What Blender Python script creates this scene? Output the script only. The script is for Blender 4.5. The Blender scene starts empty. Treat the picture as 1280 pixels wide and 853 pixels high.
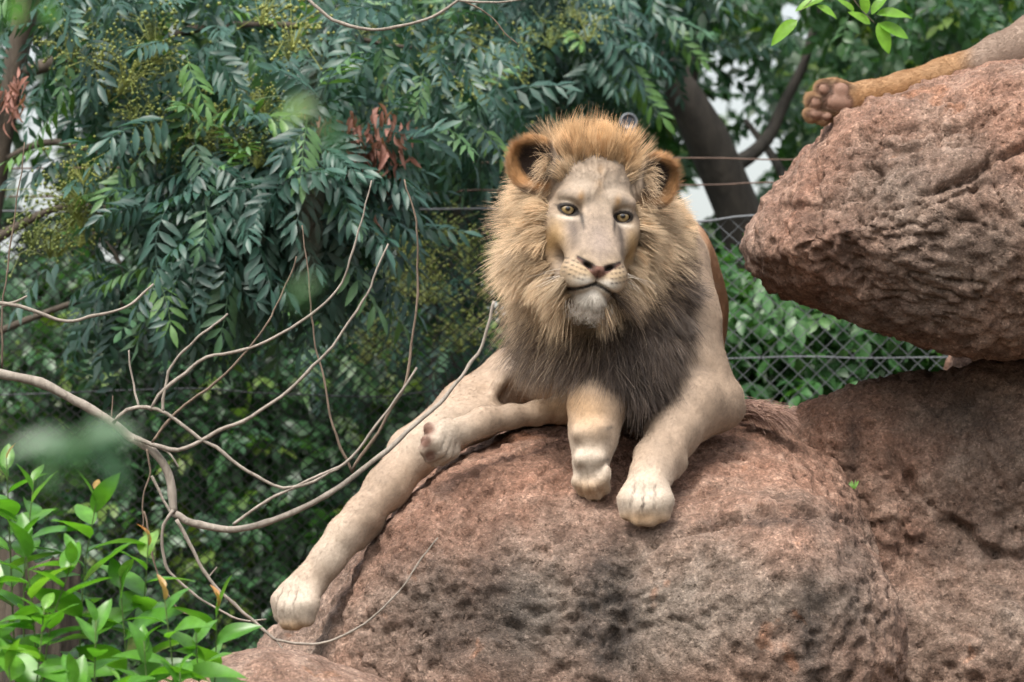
import bpy, math
import numpy as np
from mathutils import Matrix, Vector

S = bpy.context.scene
COL = S.collection
R = math.radians
rng = np.random.default_rng(7)

# ---------------------------------------------------------------- camera, sky, sun
F = 5000.0                 # focal length in photo pixels (photo 1280 x 853)
PITCH = R(6.0)             # the camera looks up at the rocks
CAMZ = 1.55
cam_d = bpy.data.cameras.new('camera'); cam = bpy.data.objects.new('camera', cam_d); COL.objects.link(cam)
cam.location = (0, 0, CAMZ); cam.rotation_euler = (math.pi/2 + PITCH, 0, 0)
cam_d.sensor_width = 36; cam_d.lens = 36*F/1280; cam_d.clip_start = 0.1; cam_d.clip_end = 6000
cam_d.dof.use_dof = True; cam_d.dof.focus_distance = 9.72; cam_d.dof.aperture_fstop = 5.8
S.camera = cam
CP, SP = math.cos(PITCH), math.sin(PITCH)
SUN_EL, SUN_AZ = 58.0, 205.0
w = bpy.data.worlds.new('World'); S.world = w; w.use_nodes = True
wn, wl = w.node_tree.nodes, w.node_tree.links
sky = wn.new('ShaderNodeTexSky'); sky.sky_type = 'NISHITA'; sky.sun_disc = False
sky.sun_elevation = R(SUN_EL); sky.sun_rotation = R(SUN_AZ); sky.dust_density = 6.0; sky.air_density = 1.6; sky.ozone_density = 1.0
hs = wn.new('ShaderNodeHueSaturation'); hs.inputs['Saturation'].default_value = 0.42   # thin overcast
wl.new(sky.outputs[0], hs.inputs['Color']); wl.new(hs.outputs[0], wn['Background'].inputs[0])
wn['Background'].inputs[1].default_value = 0.13
sun_d = bpy.data.lights.new('sun', 'SUN'); sun = bpy.data.objects.new('sun', sun_d); COL.objects.link(sun)
sun_d.energy = 1.5; sun_d.angle = R(18); sun_d.color = (1.0, 0.95, 0.88)
az = R(SUN_AZ); el = R(SUN_EL)
sdir = Vector((math.sin(az)*math.cos(el), math.cos(az)*math.cos(el), math.sin(el)))   # towards the sun
sun.rotation_euler = sdir.to_track_quat('Z', 'Y').to_euler(); sun.location = (0, 0, 30)
S.view_settings.view_transform = 'Standard'; S.view_settings.look = 'None'
S.view_settings.exposure = 1.22; S.view_settings.gamma = 1.0; S.view_settings.use_curve_mapping = False
S.cycles.use_denoising = True
S.cycles.max_bounces = 8; S.cycles.transparent_max_bounces = 8; S.cycles.diffuse_bounces = 4
S.cycles.sample_clamp_indirect = 6

# ---------------------------------------------------------------- helpers
def V(px, py, d):
    'photo pixel + distance along the axis -> view-aligned metres (x right, y away, z up)'
    return np.array([(px-640.0)/F*d, d, (426.5-py)/F*d])
def toW(a):
    a = np.asarray(a, float)
    x, y, z = a[..., 0], a[..., 1], a[..., 2]
    return np.stack([x, y*CP - z*SP, y*SP + z*CP + CAMZ], -1)
def toVw(a):
    a = np.asarray(a, float)
    x, y, z = a[..., 0], a[..., 1], a[..., 2]-CAMZ
    return np.stack([x, y*CP + z*SP, -y*SP + z*CP], -1)
def P(px, py, d): return toW(V(px, py, d))
def px_of(v):
    return 640+F*v[..., 0]/v[..., 1], 426.5-F*v[..., 2]/v[..., 1]
def unit(a):
    a = np.asarray(a, float); return a/np.maximum(np.linalg.norm(a, axis=-1, keepdims=True), 1e-9)
def sstep(a, b, x):
    t = np.clip((x-a)/(b-a), 0, 1); return t*t*(3-2*t)
def mixc(a, b, t): return a*(1-t[..., None]) + np.asarray(b)*t[..., None]

def _h(i, j, k, s):
    n = (i*374761393 + j*668265263 + k*1274126177 + s*974634777).astype(np.int64) & 0xffffffff
    n = ((n ^ (n >> 13))*1274126177) & 0xffffffff
    n = ((n ^ (n >> 16))*2246822519) & 0xffffffff
    return ((n ^ (n >> 15)) & 0xffffff).astype(np.float64)/0xffffff
def vnoise(p, s=0):
    'value noise, -1..1'
    p = np.asarray(p, float); f = np.floor(p); i = f.astype(np.int64); t = p-f; t = t*t*t*(t*(t*6-15)+10)
    r = 0
    for dx in (0, 1):
        for dy in (0, 1):
            for dz in (0, 1):
                wgt = (t[..., 0] if dx else 1-t[..., 0])*(t[..., 1] if dy else 1-t[..., 1])*(t[..., 2] if dz else 1-t[..., 2])
                r = r + wgt*_h(i[..., 0]+dx, i[..., 1]+dy, i[..., 2]+dz, s)
    return r*2-1
def fbm(p, oct=4, s=0, gain=0.5):
    r = 0; a = 1.0
    for o in range(oct):
        r = r + a*vnoise(p*(2.03**o), s+o*17); a *= gain
    return r

# signed distance primitives; all take points (..., 3)
def sd_cone(p, a, b, r1, r2):
    a = np.asarray(a, float); b = np.asarray(b, float); ba = b-a; L2 = float(ba@ba) + 1e-12
    t = np.clip(((p-a)@ba)/L2, 0, 1)
    q = p-a-t[..., None]*ba
    return np.sqrt((q*q).sum(-1)) - (r1+(r2-r1)*t)
def sd_ell(p, c, r, M=None):
    q = p-np.asarray(c, float)
    if M is not None: q = q@M          # columns of M are the axes
    r = np.asarray(r, float)
    k0 = np.sqrt(((q/r)**2).sum(-1)); k1 = np.sqrt(((q/(r*r))**2).sum(-1))
    return k0*(k0-1.0)/np.maximum(k1, 1e-6)
def smin(a, b, k):
    if k <= 0: return np.minimum(a, b)
    h = np.maximum(k-np.abs(a-b), 0)/k
    return np.minimum(a, b)-h*h*k*0.25
def smax(a, b, k): return -smin(-a, -b, k)

class Field:
    def __init__(s, xs, ys, zs):
        s.ax = [np.asarray(q, np.float64) for q in (xs, ys, zs)]
        s.D = np.full([len(q) for q in s.ax], 1.0, np.float32)
    def _sub(s, lo, hi):
        sl = []
        for q, a, b in zip(s.ax, lo, hi):
            i0 = max(int(np.searchsorted(q, a))-1, 0); i1 = min(int(np.searchsorted(q, b))+1, len(q))
            if i1 <= i0: return None, None
            sl.append(slice(i0, i1))
        g = np.stack(np.meshgrid(*[q[t] for q, t in zip(s.ax, sl)], indexing='ij'), -1)
        return tuple(sl), g
    def apply(s, fn, lo, hi, k=0.0, sub=False):
        sl, g = s._sub(np.asarray(lo)-k-.02, np.asarray(hi)+k+.02)
        if sl is None or g.size == 0: return
        d = fn(g).astype(np.float32)
        s.D[sl] = smax(s.D[sl], -d, k) if sub else smin(s.D[sl], d, k)
    def cone(s, a, b, r1, r2, k=.02, sub=False):
        a = np.asarray(a, float); b = np.asarray(b, float); r = max(r1, r2)
        s.apply(lambda g: sd_cone(g, a, b, r1, r2), np.minimum(a, b)-r, np.maximum(a, b)+r, k, sub)
    def ell(s, c, r, M=None, k=.02, sub=False):
        c = np.asarray(c, float); m = max(r)
        s.apply(lambda g: sd_ell(g, c, r, M), c-m, c+m, k, sub)
    def mesh(s):
        D = s.D; I = D < 0
        cnt = np.zeros([n-1 for n in D.shape], np.uint8)
        for dx in (0, 1):
            for dy in (0, 1):
                for dz in (0, 1):
                    cnt += I[dx:D.shape[0]-1+dx, dy:D.shape[1]-1+dy, dz:D.shape[2]-1+dz]
        act = (cnt > 0) & (cnt < 8)
        ci = np.argwhere(act)
        vid = np.full(act.shape, -1, np.int32); vid[act] = np.arange(len(ci), dtype=np.int32)
        # np.argwhere and boolean assignment share C order
        corner = {}
        for dx in (0, 1):
            for dy in (0, 1):
                for dz in (0, 1):
                    corner[dx, dy, dz] = D[ci[:, 0]+dx, ci[:, 1]+dy, ci[:, 2]+dz].astype(np.float64)
        acc = np.zeros((len(ci), 3)); n = np.zeros(len(ci))
        for c0 in corner:
            for axn in range(3):
                if c0[axn]: continue
                c1 = list(c0); c1[axn] = 1; c1 = tuple(c1)
                a, b = corner[c0], corner[c1]
                m = (a < 0) != (b < 0)
                t = np.where(m, a/np.where(m, a-b, 1), 0)
                pnt = np.tile(np.array(c0, float), (len(ci), 1)); pnt[:, axn] = t
                acc += pnt*m[:, None]; n += m
        loc = acc/n[:, None]
        co = np.empty_like(loc)
        for k in range(3):
            q = s.ax[k]; i = ci[:, k]
            co[:, k] = q[i] + (q[i+1]-q[i])*loc[:, k]
        quads = []
        for axn in range(3):
            sl0 = [slice(None)]*3; sl1 = [slice(None)]*3; sl0[axn] = slice(0, -1); sl1[axn] = slice(1, None)
            A, B = I[tuple(sl0)], I[tuple(sl1)]
            e = np.argwhere(A != B)
            o1, o2 = [(1, 2), (2, 0), (0, 1)][axn]
            ok = (e[:, o1] > 0) & (e[:, o2] > 0) & (e[:, o1] < D.shape[o1]-1) & (e[:, o2] < D.shape[o2]-1)
            e = e[ok]
            ins = A[e[:, 0], e[:, 1], e[:, 2]]
            def cell(d1, d2):
                c = e.copy(); c[:, o1] += d1; c[:, o2] += d2
                return vid[c[:, 0], c[:, 1], c[:, 2]]
            q = np.stack([cell(-1, -1), cell(0, -1), cell(0, 0), cell(-1, 0)], 1)
            q[~ins] = q[~ins][:, ::-1]
            quads.append(q)
        q = np.concatenate(quads); q = q[(q >= 0).all(1)]
        return co, q

def axis_pts(lo, hi, fine_lo, fine_hi, coarse, fine):
    out = []; x = lo
    while x < hi:
        out.append(x); x += fine if fine_lo <= x < fine_hi else coarse
    return np.array(out)

def vnormals(co, q):
    n = np.zeros_like(co)
    fn = np.cross(co[q[:, 2]]-co[q[:, 0]], co[q[:, 3]]-co[q[:, 1]]) if q.shape[1] == 4 else np.cross(co[q[:, 1]]-co[q[:, 0]], co[q[:, 2]]-co[q[:, 0]])
    for k in range(q.shape[1]): np.add.at(n, q[:, k], fn)
    return unit(n)
def smooth_mesh(co, q, it=2, lam=.5):
    for _ in range(it):
        s = np.zeros_like(co); n = np.zeros(len(co))
        for k in range(4):
            a, b = q[:, k], q[:, (k+1) % 4]
            np.add.at(s, a, co[b]); np.add.at(n, a, 1); np.add.at(s, b, co[a]); np.add.at(n, b, 1)
        co = co + lam*(s/np.maximum(n, 1)[:, None]-co)
    return co

def np_mesh(name, co, faces, smooth=True, attrs=None, mat=None):
    'faces: (n,k) int array'
    me = bpy.data.meshes.new(name)
    co = np.asarray(co, np.float32); faces = np.asarray(faces, np.int32); k = faces.shape[1]
    me.vertices.add(len(co)); me.vertices.foreach_set('co', co.ravel())
    me.loops.add(faces.size); me.loops.foreach_set('vertex_index', faces.ravel())
    me.polygons.add(len(faces)); me.polygons.foreach_set('loop_start', np.arange(0, faces.size, k, dtype=np.int32))
    me.update(calc_edges=True)
    if smooth: me.polygons.foreach_set('use_smooth', np.ones(len(faces), bool))
    for nm, arr in (attrs or {}).items():
        arr = np.asarray(arr, np.float32)
        if arr.ndim == 2:
            a = me.attributes.new(nm, 'FLOAT_COLOR', 'POINT')
            if arr.shape[1] == 3: arr = np.concatenate([arr, np.ones((len(arr), 1), np.float32)], 1)
            a.data.foreach_set('color', arr.ravel())
        else:
            a = me.attributes.new(nm, 'FLOAT', 'POINT'); a.data.foreach_set('value', arr)
    if mat: me.materials.append(mat)
    return me
def link(name, data, parent=None, loc=None, **props):
    o = bpy.data.objects.new(name, data); COL.objects.link(o)
    if parent is not None: o.parent = parent
    if loc is not None: o.location = loc
    for k, v in props.items(): o[k] = v
    return o
def thing(name, label, category, loc=(0, 0, 0), group=None):
    o = link(name, None, loc=tuple(loc)); o['label'] = label; o['category'] = category
    o.empty_display_size = .1
    if group: o['group'] = group
    return o
def part(name, me, parent, **props):
    'mesh data in world coordinates, parented to an empty that only has a location'
    o = link(name, me, parent, **props)
    o.location = tuple(-Vector(parent.matrix_parent_inverse.to_translation()) - world_loc(parent))
    return o
def world_loc(o):
    v = Vector(o.location)
    while o.parent is not None:
        o = o.parent; v = v + Vector(o.location)
    return v

def spline(pts, n):
    pts = np.asarray(pts, float)
    if len(pts) < 3: return np.array([pts[0]*(1-t)+pts[-1]*t for t in np.linspace(0, 1, n)])
    q = np.vstack([2*pts[0]-pts[1], pts, 2*pts[-1]-pts[-2]])
    L = np.concatenate([[0], np.cumsum(np.linalg.norm(np.diff(pts[:, :3], axis=0), axis=1))])
    out = []
    for s in np.linspace(0, L[-1], n):
        i = min(np.searchsorted(L, s, side='right')-1, len(pts)-2); t = (s-L[i])/max(L[i+1]-L[i], 1e-9)
        a, b, c, d = q[i], q[i+1], q[i+2], q[i+3]
        out.append(.5*((2*b)+(c-a)*t+(2*a-5*b+4*c-d)*t*t+(-a+3*b-3*c+d)*t**3))
    return np.array(out)
def tube(path, rad, sides=7):
    'returns verts, quads'
    path = np.asarray(path, float); n = len(path); rad = np.broadcast_to(np.asarray(rad, float), (n,))
    tan = unit(np.gradient(path, axis=0)); ref = np.array([0.31, 0.2, 0.93]); 
    u = unit(np.cross(tan, ref)); v = np.cross(tan, u)
    an = np.linspace(0, 2*np.pi, sides, endpoint=False)
    co = (path[:, None]+rad[:, None, None]*(np.cos(an)[None, :, None]*u[:, None]+np.sin(an)[None, :, None]*v[:, None])).reshape(-1, 3)
    i = np.arange(n-1)[:, None]*sides; j = np.arange(sides)[None]; j2 = (j+1) % sides
    q = np.stack([i+j, i+j2, i+sides+j2, i+sides+j], -1).reshape(-1, 4)
    co = np.vstack([co, path[:1], path[-1:]]); c0 = len(co)-2; jj = np.arange(sides)
    caps = np.concatenate([np.stack([np.full(sides, c0), (jj+1) % sides, jj, jj], 1), np.stack([np.full(sides, c0+1), (n-1)*sides+jj, (n-1)*sides+(jj+1) % sides, (n-1)*sides+(jj+1) % sides], 1)])
    return co, q, caps
def join(geos):
    'list of (co, quads) -> one'
    cs, fs, b = [], [], 0
    for c, f in geos: cs.append(c); fs.append(np.asarray(f)+b); b += len(c)
    return np.vstack(cs), np.vstack(fs)

# materials
def mat(name):
    m = bpy.data.materials.new(name); m.use_nodes = True
    return m, m.node_tree.nodes, m.node_tree.links, m.node_tree.nodes['Principled BSDF']
def ramp(n, l, src, stops):
    r = n.new('ShaderNodeValToRGB'); e = r.color_ramp.elements
    while len(e) < len(stops): e.new(.5)
    for k, (p, c) in enumerate(stops): e[k].position = p; e[k].color = (*c, 1) if len(c) == 3 else c
    l.new(src, r.inputs[0]); return r.outputs[0]
def noise_node(n, l, vec, scale, detail=6, rough=.6, dist=0):
    t = n.new('ShaderNodeTexNoise'); t.inputs['Scale'].default_value = scale; t.inputs['Detail'].default_value = detail
    t.inputs['Roughness'].default_value = rough; t.inputs['Distortion'].default_value = dist
    if vec is not None: l.new(vec, t.inputs['Vector'])
    return t.outputs[0]
def mixrgb(n, l, a, b, fac, mode='MIX'):
    m = n.new('ShaderNodeMix'); m.data_type = 'RGBA'; m.blend_type = mode
    for s, v in ((6, a), (7, b), (0, fac)):
        if hasattr(v, 'links'): l.new(v, m.inputs[s])
        elif s == 0: m.inputs[0].default_value = v
        else: m.inputs[s].default_value = (*v, 1)
    return m.outputs[2]
def mathn(n, l, op, a, b=0.0):
    m = n.new('ShaderNodeMath'); m.operation = op
    for s, v in ((0, a), (1, b)):
        if hasattr(v, 'links'): l.new(v, m.inputs[s])
        else: m.inputs[s].default_value = v
    return m.outputs[0]
def bump(n, l, bsdf, h, strength, dist, prev=None):
    b = n.new('ShaderNodeBump'); b.inputs['Strength'].default_value = strength; b.inputs['Distance'].default_value = dist
    l.new(h, b.inputs['Height'])
    if prev is not None: l.new(prev, b.inputs['Normal'])
    if bsdf is not None: l.new(b.outputs[0], bsdf.inputs['Normal'])
    return b.outputs[0]

# ---------------------------------------------------------------- ground
def chaikin(p, it=2):
    p = np.asarray(p, float)
    for _ in range(it):
        a, b = p, np.roll(p, -1, 0); p = np.stack([.75*a+.25*b, .25*a+.75*b], 1).reshape(-1, 2)
    return p
def sd_poly(x, z, poly):
    shp = x.shape; x = x.ravel(); z = z.ravel()
    d = np.full(x.shape, 1e9); s = np.zeros(x.shape, bool)
    for i in range(len(poly)):
        a = poly[i]; b = poly[i-1]; e = b-a; wx, wz = x-a[0], z-a[1]
        t = np.clip((wx*e[0]+wz*e[1])/(e@e+1e-12), 0, 1)
        d = np.minimum(d, (wx-e[0]*t)**2+(wz-e[1]*t)**2)
        if abs(e[1]) > 1e-12:
            c = ((a[1] <= z) & (z < b[1])) | ((b[1] <= z) & (z < a[1]))
            s ^= c & (wx < e[0]*wz/e[1])
    d = np.sqrt(d); return np.where(s, -d, d).reshape(shp)

def rock_mat(name, tint=(1, 1, 1), grey=.35):
    m, n, l, b = mat(name)
    tc = n.new('ShaderNodeTexCoord').outputs['Object']
    big = noise_node(n, l, tc, 2.2, 5, .6, .4); mid = noise_node(n, l, tc, 14, 6, .65); fine = noise_node(n, l, tc, 95, 5, .7)
    c = ramp(n, l, mid, [(.3, (.195, .106, .074)), (.5, (.345, .20, .143)), (.68, (.49, .315, .236))])
    g = ramp(n, l, mid, [(.3, (.16, .125, .102)), (.5, (.285, .23, .188)), (.7, (.41, .34, .285))])
    att = n.new('ShaderNodeAttribute'); att.attribute_name = 'grey'
    gm = mathn(n, l, 'ADD', mathn(n, l, 'MULTIPLY', mathn(n, l, 'SUBTRACT', big, .5), 2.2), att.outputs['Fac'])
    c = mixrgb(n, l, c, g, ramp(n, l, gm, [(.0, (0, 0, 0)), (1.0, (1, 1, 1))]))
    # dark water stains and lichen at hand-set spots, some painted shade among them
    st = n.new('ShaderNodeAttribute'); st.attribute_name = 'stain_shade'
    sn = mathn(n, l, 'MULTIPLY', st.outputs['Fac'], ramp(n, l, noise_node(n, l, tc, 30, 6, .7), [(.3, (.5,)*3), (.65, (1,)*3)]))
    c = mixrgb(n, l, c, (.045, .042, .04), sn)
    # bright orange fresh chips
    ch = ramp(n, l, noise_node(n, l, tc, 6.5, 3, .5, .8), [(.66, (0, 0, 0)), (.72, (1, 1, 1))])
    c = mixrgb(n, l, c, (.42, .19, .10), mathn(n, l, 'MULTIPLY', ch, .45))
    # pale and dark aggregate grains
    gr = ramp(n, l, fine, [(.28, (.30,)*3), (.42, (.82,)*3), (.58, (1.08,)*3), (.70, (1.75,)*3)])
    c = mixrgb(n, l, c, gr, 1.0, 'MULTIPLY')
    vo = n.new('ShaderNodeTexVoronoi'); vo.inputs['Scale'].default_value = 150; l.new(tc, vo.inputs['Vector'])
    pe = ramp(n, l, vo.outputs['Distance'], [(.10, (1, 1, 1)), (.2, (0, 0, 0))])
    wn_ = n.new('ShaderNodeTexWhiteNoise'); l.new(vo.outputs['Position'], wn_.inputs['Vector'])
    pk = mathn(n, l, 'MULTIPLY', pe, ramp(n, l, wn_.outputs['Value'], [(.78, (0, 0, 0)), (.82, (1, 1, 1))]))
    c = mixrgb(n, l, c, (.5, .42, .36), mathn(n, l, 'MULTIPLY', pk, .8))
    # every aggregate grain has its own shade
    def grains(scale, lo, hi, fac):
        v_ = n.new('ShaderNodeTexVoronoi'); v_.inputs['Scale'].default_value = scale; v_.inputs['Randomness'].default_value = 1.0
        dv = n.new('ShaderNodeVectorMath'); dv.operation = 'MULTIPLY_ADD'; l.new(nd, dv.inputs[0]); dv.inputs[1].default_value = (.35/scale,)*3; l.new(tc, dv.inputs[2]); l.new(dv.outputs[0], v_.inputs['Vector'])
        w2 = n.new('ShaderNodeTexWhiteNoise'); l.new(v_.outputs['Position'], w2.inputs['Vector'])
        return v_.outputs['Distance'], ramp(n, l, w2.outputs['Value'], [(.0, (lo,)*3), (.5, (1.0,)*3), (.9, (1.1,)*3), (1.0, (hi,)*3)])
    nt_ = n.new('ShaderNodeTexNoise'); nt_.inputs['Scale'].default_value = 160; l.new(tc, nt_.inputs['Vector']); nd = nt_.outputs['Color']
    d1_, g1_ = grains(75, .55, 1.5, 1); d2_, g2_ = grains(190, .45, 1.9, 1)
    c = mixrgb(n, l, c, g1_, .30, 'MULTIPLY'); c = mixrgb(n, l, c, g2_, .45, 'MULTIPLY')
    patch = ramp(n, l, noise_node(n, l, tc, 5.5, 5, .62, .6), [(.30, (.62, .60, .58)), (.46, (.95, .94, .93)), (.60, (1.08, 1.06, 1.04)), (.74, (1.32, 1.25, 1.2))])
    c = mixrgb(n, l, c, patch, .85, 'MULTIPLY')
    pit = ramp(n, l, noise_node(n, l, tc, 60, 3, .55), [(.30, (.0,)*3), (.40, (1,)*3)])
    c = mixrgb(n, l, c, tint, 1.0, 'MULTIPLY')
    l.new(c, b.inputs['Base Color']); b.inputs['Roughness'].default_value = .86
    b.inputs['Specular IOR Level'].default_value = .25
    n1 = bump(n, l, None, noise_node(n, l, tc, 48, 8, .74), 1.0, .022)
    n2 = bump(n, l, None, pit, .8, .008, n1)
    n3 = bump(n, l, None, d1_, -1.0, .014, n2)
    bump(n, l, b, d2_, -.8, .006, n3)
    return m

def vline(pts, d):  # px polyline -> V xz
    return np.array([[(x-640)/F*d, (426.5-y)/F*d] for x, y in pts])
def poly_dist(x, z, pl):
    best = np.full(x.shape, 1e9); side = np.zeros(x.shape); tt = np.zeros(x.shape); N = len(pl)-1
    for i in range(N):
        a, b = pl[i], pl[i+1]; e = b-a; t = np.clip(((x-a[0])*e[0]+(z-a[1])*e[1])/(e@e+1e-12), 0, 1)
        qx, qz = x-a[0]-t*e[0], z-a[1]-t*e[1]; dd = np.hypot(qx, qz); m = dd < best
        best = np.where(m, dd, best); side = np.where(m, np.sign(e[0]*qz-e[1]*qx), side); tt = np.where(m, (i+t)/N, tt)
    return best, side, tt

def make_rock(name, label, poly, yc, half, rad, res, bulges=(), grooves=(), greyfn=None, stain_shade_fn=None, seed=0, zfine=-1.0, mat_=None, lean=0.0, rough=1.0, dents=()):
    pl = chaikin(vline(poly, yc), 2)
    x0, z0 = pl.min(0)-.2; x1, z1 = pl.max(0)+.2
    y0, y1 = yc-half-.25, yc+half+.25
    xs = axis_pts(x0, x1, -1.45, 1.45, res*3, res); zs = axis_pts(z0, z1, zfine, 2, res*4, res); ys = axis_pts(y0, y1, y0, yc+.15, res*3, res)
    f = Field(xs, ys, zs)
    X, Z = np.meshgrid(xs, zs, indexing='ij')
    d2 = sd_poly(X, Z, pl)
    # rounded extrusion of the outline
    dy = np.abs(ys-yc)[None, :, None]-(half-rad)
    dy = dy + 0*d2[:, None, :]
    q1 = d2[:, None, :]+rad; 
    f.D = (np.minimum(np.maximum(q1, dy), 0)+np.sqrt(np.maximum(q1, 0)**2+np.maximum(dy, 0)**2)-rad).astype(np.float32)
    for (c, r, k) in bulges: f.ell(V(*c), r, None, k)
    for (c, r, k) in dents: f.ell(V(*c), r, None, k, sub=True)
    co, q = f.mesh()
    co = smooth_mesh(co, q, 2)
    n = vnormals(co, q)
    p = co+seed*7.3
    fine = sstep(zfine-.2, zfine, co[:, 2])
    warp = p+.05*np.stack([vnoise(p*5, 1), vnoise(p*5, 2), vnoise(p*5, 3)], -1)
    disp = .040*rough*fbm(p*2.1, 2, seed) + .009*rough*fbm(warp*8, 3, seed+5)*1.0
    rid = 1-np.abs(fbm(warp*np.array([7, 7, 12.]), 3, seed+9))
    disp -= .016*rough*sstep(.90, 1.0, rid)*sstep(.0, .6, vnoise(p*1.7, seed+3))
    disp += fine*rough*(.0082*fbm(warp*38, 3, seed+11) - .009*sstep(.3, .7, fbm(warp*30, 2, seed+13)))
    front = n[:, 1] < .35
    d0 = yc-half
    for (pts, wd, dep, ledge) in grooves:
        gl = vline(pts, d0+.15); gl = spline(np.column_stack([gl, np.zeros(len(gl))]), 24)[:, :2]
        sc = (d0+.15)/co[:, 1]
        dd, side, tt = poly_dist(co[:, 0]*sc, co[:, 2]*sc, gl)
        dd = np.abs(dd+.010*vnoise(p*30, 77)+.014*vnoise(p*11, 78)); wv = wd*(.7+.5*vnoise(p*9, 79))
        end = sstep(0, .12, tt)*sstep(0, .12, 1-tt)
        disp -= front*end*dep*np.exp(-(dd/wv)**2)
        if ledge: disp += front*end*ledge*np.exp(-np.clip(dd/(wd*5), 0, 9)**2)*(side > 0)*(1-np.exp(-(dd/wd)**2))
    co = co+n*disp[:, None]
    px, py = px_of(co)
    gy = np.zeros(len(co)) if greyfn is None else greyfn(px, py, co)
    stn = np.zeros(len(co)) if stain_shade_fn is None else stain_shade_fn(px, py, co)
    W = toW(co); W[:, 2] = np.maximum(W[:, 2], -.08)
    base = np.array([W[:, 0].mean(), W[:, 1].mean(), 0])
    me = np_mesh(name, W-base, q[:, ::1], attrs={'grey': gy, 'stain_shade': stn}, mat=mat_)
    return link(name, me, loc=base, label=label, category='rock')

def blob(px, py, cx, cy, rx, ry): return np.exp(-((px-cx)/rx)**2-((py-cy)/ry)**2)

M_rock = rock_mat('rock_pinkish', grey=.3)
RES = .0085
def build_rocks():
    gm, n, l, b = mat('forest_soil')
    tc = n.new('ShaderNodeTexCoord').outputs['Object']
    l.new(ramp(n, l, noise_node(n, l, tc, 3, 8, .7), [(.3, (.03, .022, .015)), (.7, (.085, .06, .035))]), b.inputs['Base Color']); b.inputs['Roughness'].default_value = .95
    bump(n, l, b, noise_node(n, l, tc, 9, 8, .7), .8, .05)
    r = 3000
    link('ground', np_mesh('ground', [(-r, -r, 0), (r, -r, 0), (r, r, 0), (-r, r, 0)], [(0, 1, 2, 3)], mat=gm), kind='structure')

    main = [(60, 1800), (120, 1500), (215, 1150), (285, 900), (335, 810), (385, 757), (452, 678), (530, 610), (592, 560), (645, 534), (705, 518), (800, 519), (900, 512), (960, 517), (1010, 540), (1058, 590), (1088, 640), (1103, 700), (1110, 853), (1125, 1200), (1160, 1800)]
    def gy(px, py, co):
        g = .18+.55*blob(px, py, 900, 790, 260, 130)+.35*blob(px, py, 620, 760, 260, 120)-.35*blob(px, py, 850, 560, 260, 90)-.3*blob(px, py, 560, 620, 130, 60)
        return g + .25*blob(px, py, 470, 760, 80, 90)
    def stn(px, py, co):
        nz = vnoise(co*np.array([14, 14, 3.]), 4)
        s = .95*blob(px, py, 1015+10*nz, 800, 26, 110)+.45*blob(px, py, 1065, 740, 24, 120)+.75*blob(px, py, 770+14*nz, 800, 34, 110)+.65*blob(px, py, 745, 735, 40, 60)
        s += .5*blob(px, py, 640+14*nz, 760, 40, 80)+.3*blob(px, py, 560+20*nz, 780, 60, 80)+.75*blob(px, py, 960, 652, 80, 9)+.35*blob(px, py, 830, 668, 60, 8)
        s += .32*blob(px, py, 540+20*nz, 735, 130, 110)+.24*blob(px, py, 690+20*nz, 800, 90, 90)  # broad dark patch on the lower left: moisture plus shade painted in
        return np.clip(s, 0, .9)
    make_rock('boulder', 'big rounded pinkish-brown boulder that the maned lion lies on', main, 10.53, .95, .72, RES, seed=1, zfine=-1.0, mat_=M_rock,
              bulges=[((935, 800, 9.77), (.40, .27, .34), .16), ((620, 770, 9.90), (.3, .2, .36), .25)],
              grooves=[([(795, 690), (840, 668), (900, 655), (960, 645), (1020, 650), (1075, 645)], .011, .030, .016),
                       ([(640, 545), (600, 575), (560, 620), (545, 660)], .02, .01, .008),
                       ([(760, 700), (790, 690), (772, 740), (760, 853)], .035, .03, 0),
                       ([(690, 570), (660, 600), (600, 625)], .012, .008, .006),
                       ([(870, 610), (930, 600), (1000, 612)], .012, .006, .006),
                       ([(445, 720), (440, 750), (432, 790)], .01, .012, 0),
                       ([(735, 640), (690, 680), (660, 715)], .012, .007, .005)], greyfn=gy, stain_shade_fn=stn)

    right = [(930, 1800), (940, 900), (960, 600), (978, 540), (1005, 518), (1080, 504), (1150, 492), (1200, 492), (1290, 489), (1400, 484), (1560, 490), (1640, 700), (1700, 1800)]
    def gy2(px, py, co): return .30+.4*blob(px, py, 1230, 560, 110, 110)+.35*blob(px, py, 1180, 780, 140, 110)-.35*blob(px, py, 1090, 540, 90, 60)
    def st2(px, py, co):
        nz = vnoise(co*np.array([14, 14, 3.]), 8)
        s = .75*blob(px, py, 1062+9*nz, 550, 16, 40)+.55*blob(px, py, 1180+14*nz, 525, 60, 50)+.4*blob(px, py, 1250, 640, 50, 40)+.5*blob(px, py, 1120, 780, 18, 80)+.4*blob(px, py, 1210, 690, 80, 14)+.35*blob(px, py, 1250+14*nz, 560, 50, 60)
        return np.clip(s, 0, .85)
    make_rock('boulder', 'rough greyish-brown rock mass under the overhanging boulder, split by a dark crease', right, 11.0, .75, .4, RES, seed=2, zfine=-1.0, mat_=M_rock,
              bulges=[((1265, 580, 10.42), (.22, .2, .25), .1), ((1230, 830, 10.35), (.3, .25, .27), .12), ((1090, 590, 10.5), (.2, .2, .2), .15)],
              grooves=[([(1105, 545), (1130, 590), (1165, 630), (1200, 655), (1235, 685), (1300, 705)], .012, .030, .014),
                       ([(1062, 520), (1066, 550), (1058, 590)], .014, .016, 0),
                       ([(1120, 600), (1130, 680), (1118, 760), (1124, 860)], .018, .02, 0),
                       ([(1160, 490), (1175, 530), (1168, 580)], .012, .012, 0),
                       ([(1165, 740), (1210, 720), (1270, 735)], .01, .010, .006)], greyfn=gy2, stain_shade_fn=st2, rough=1.25)

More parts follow.
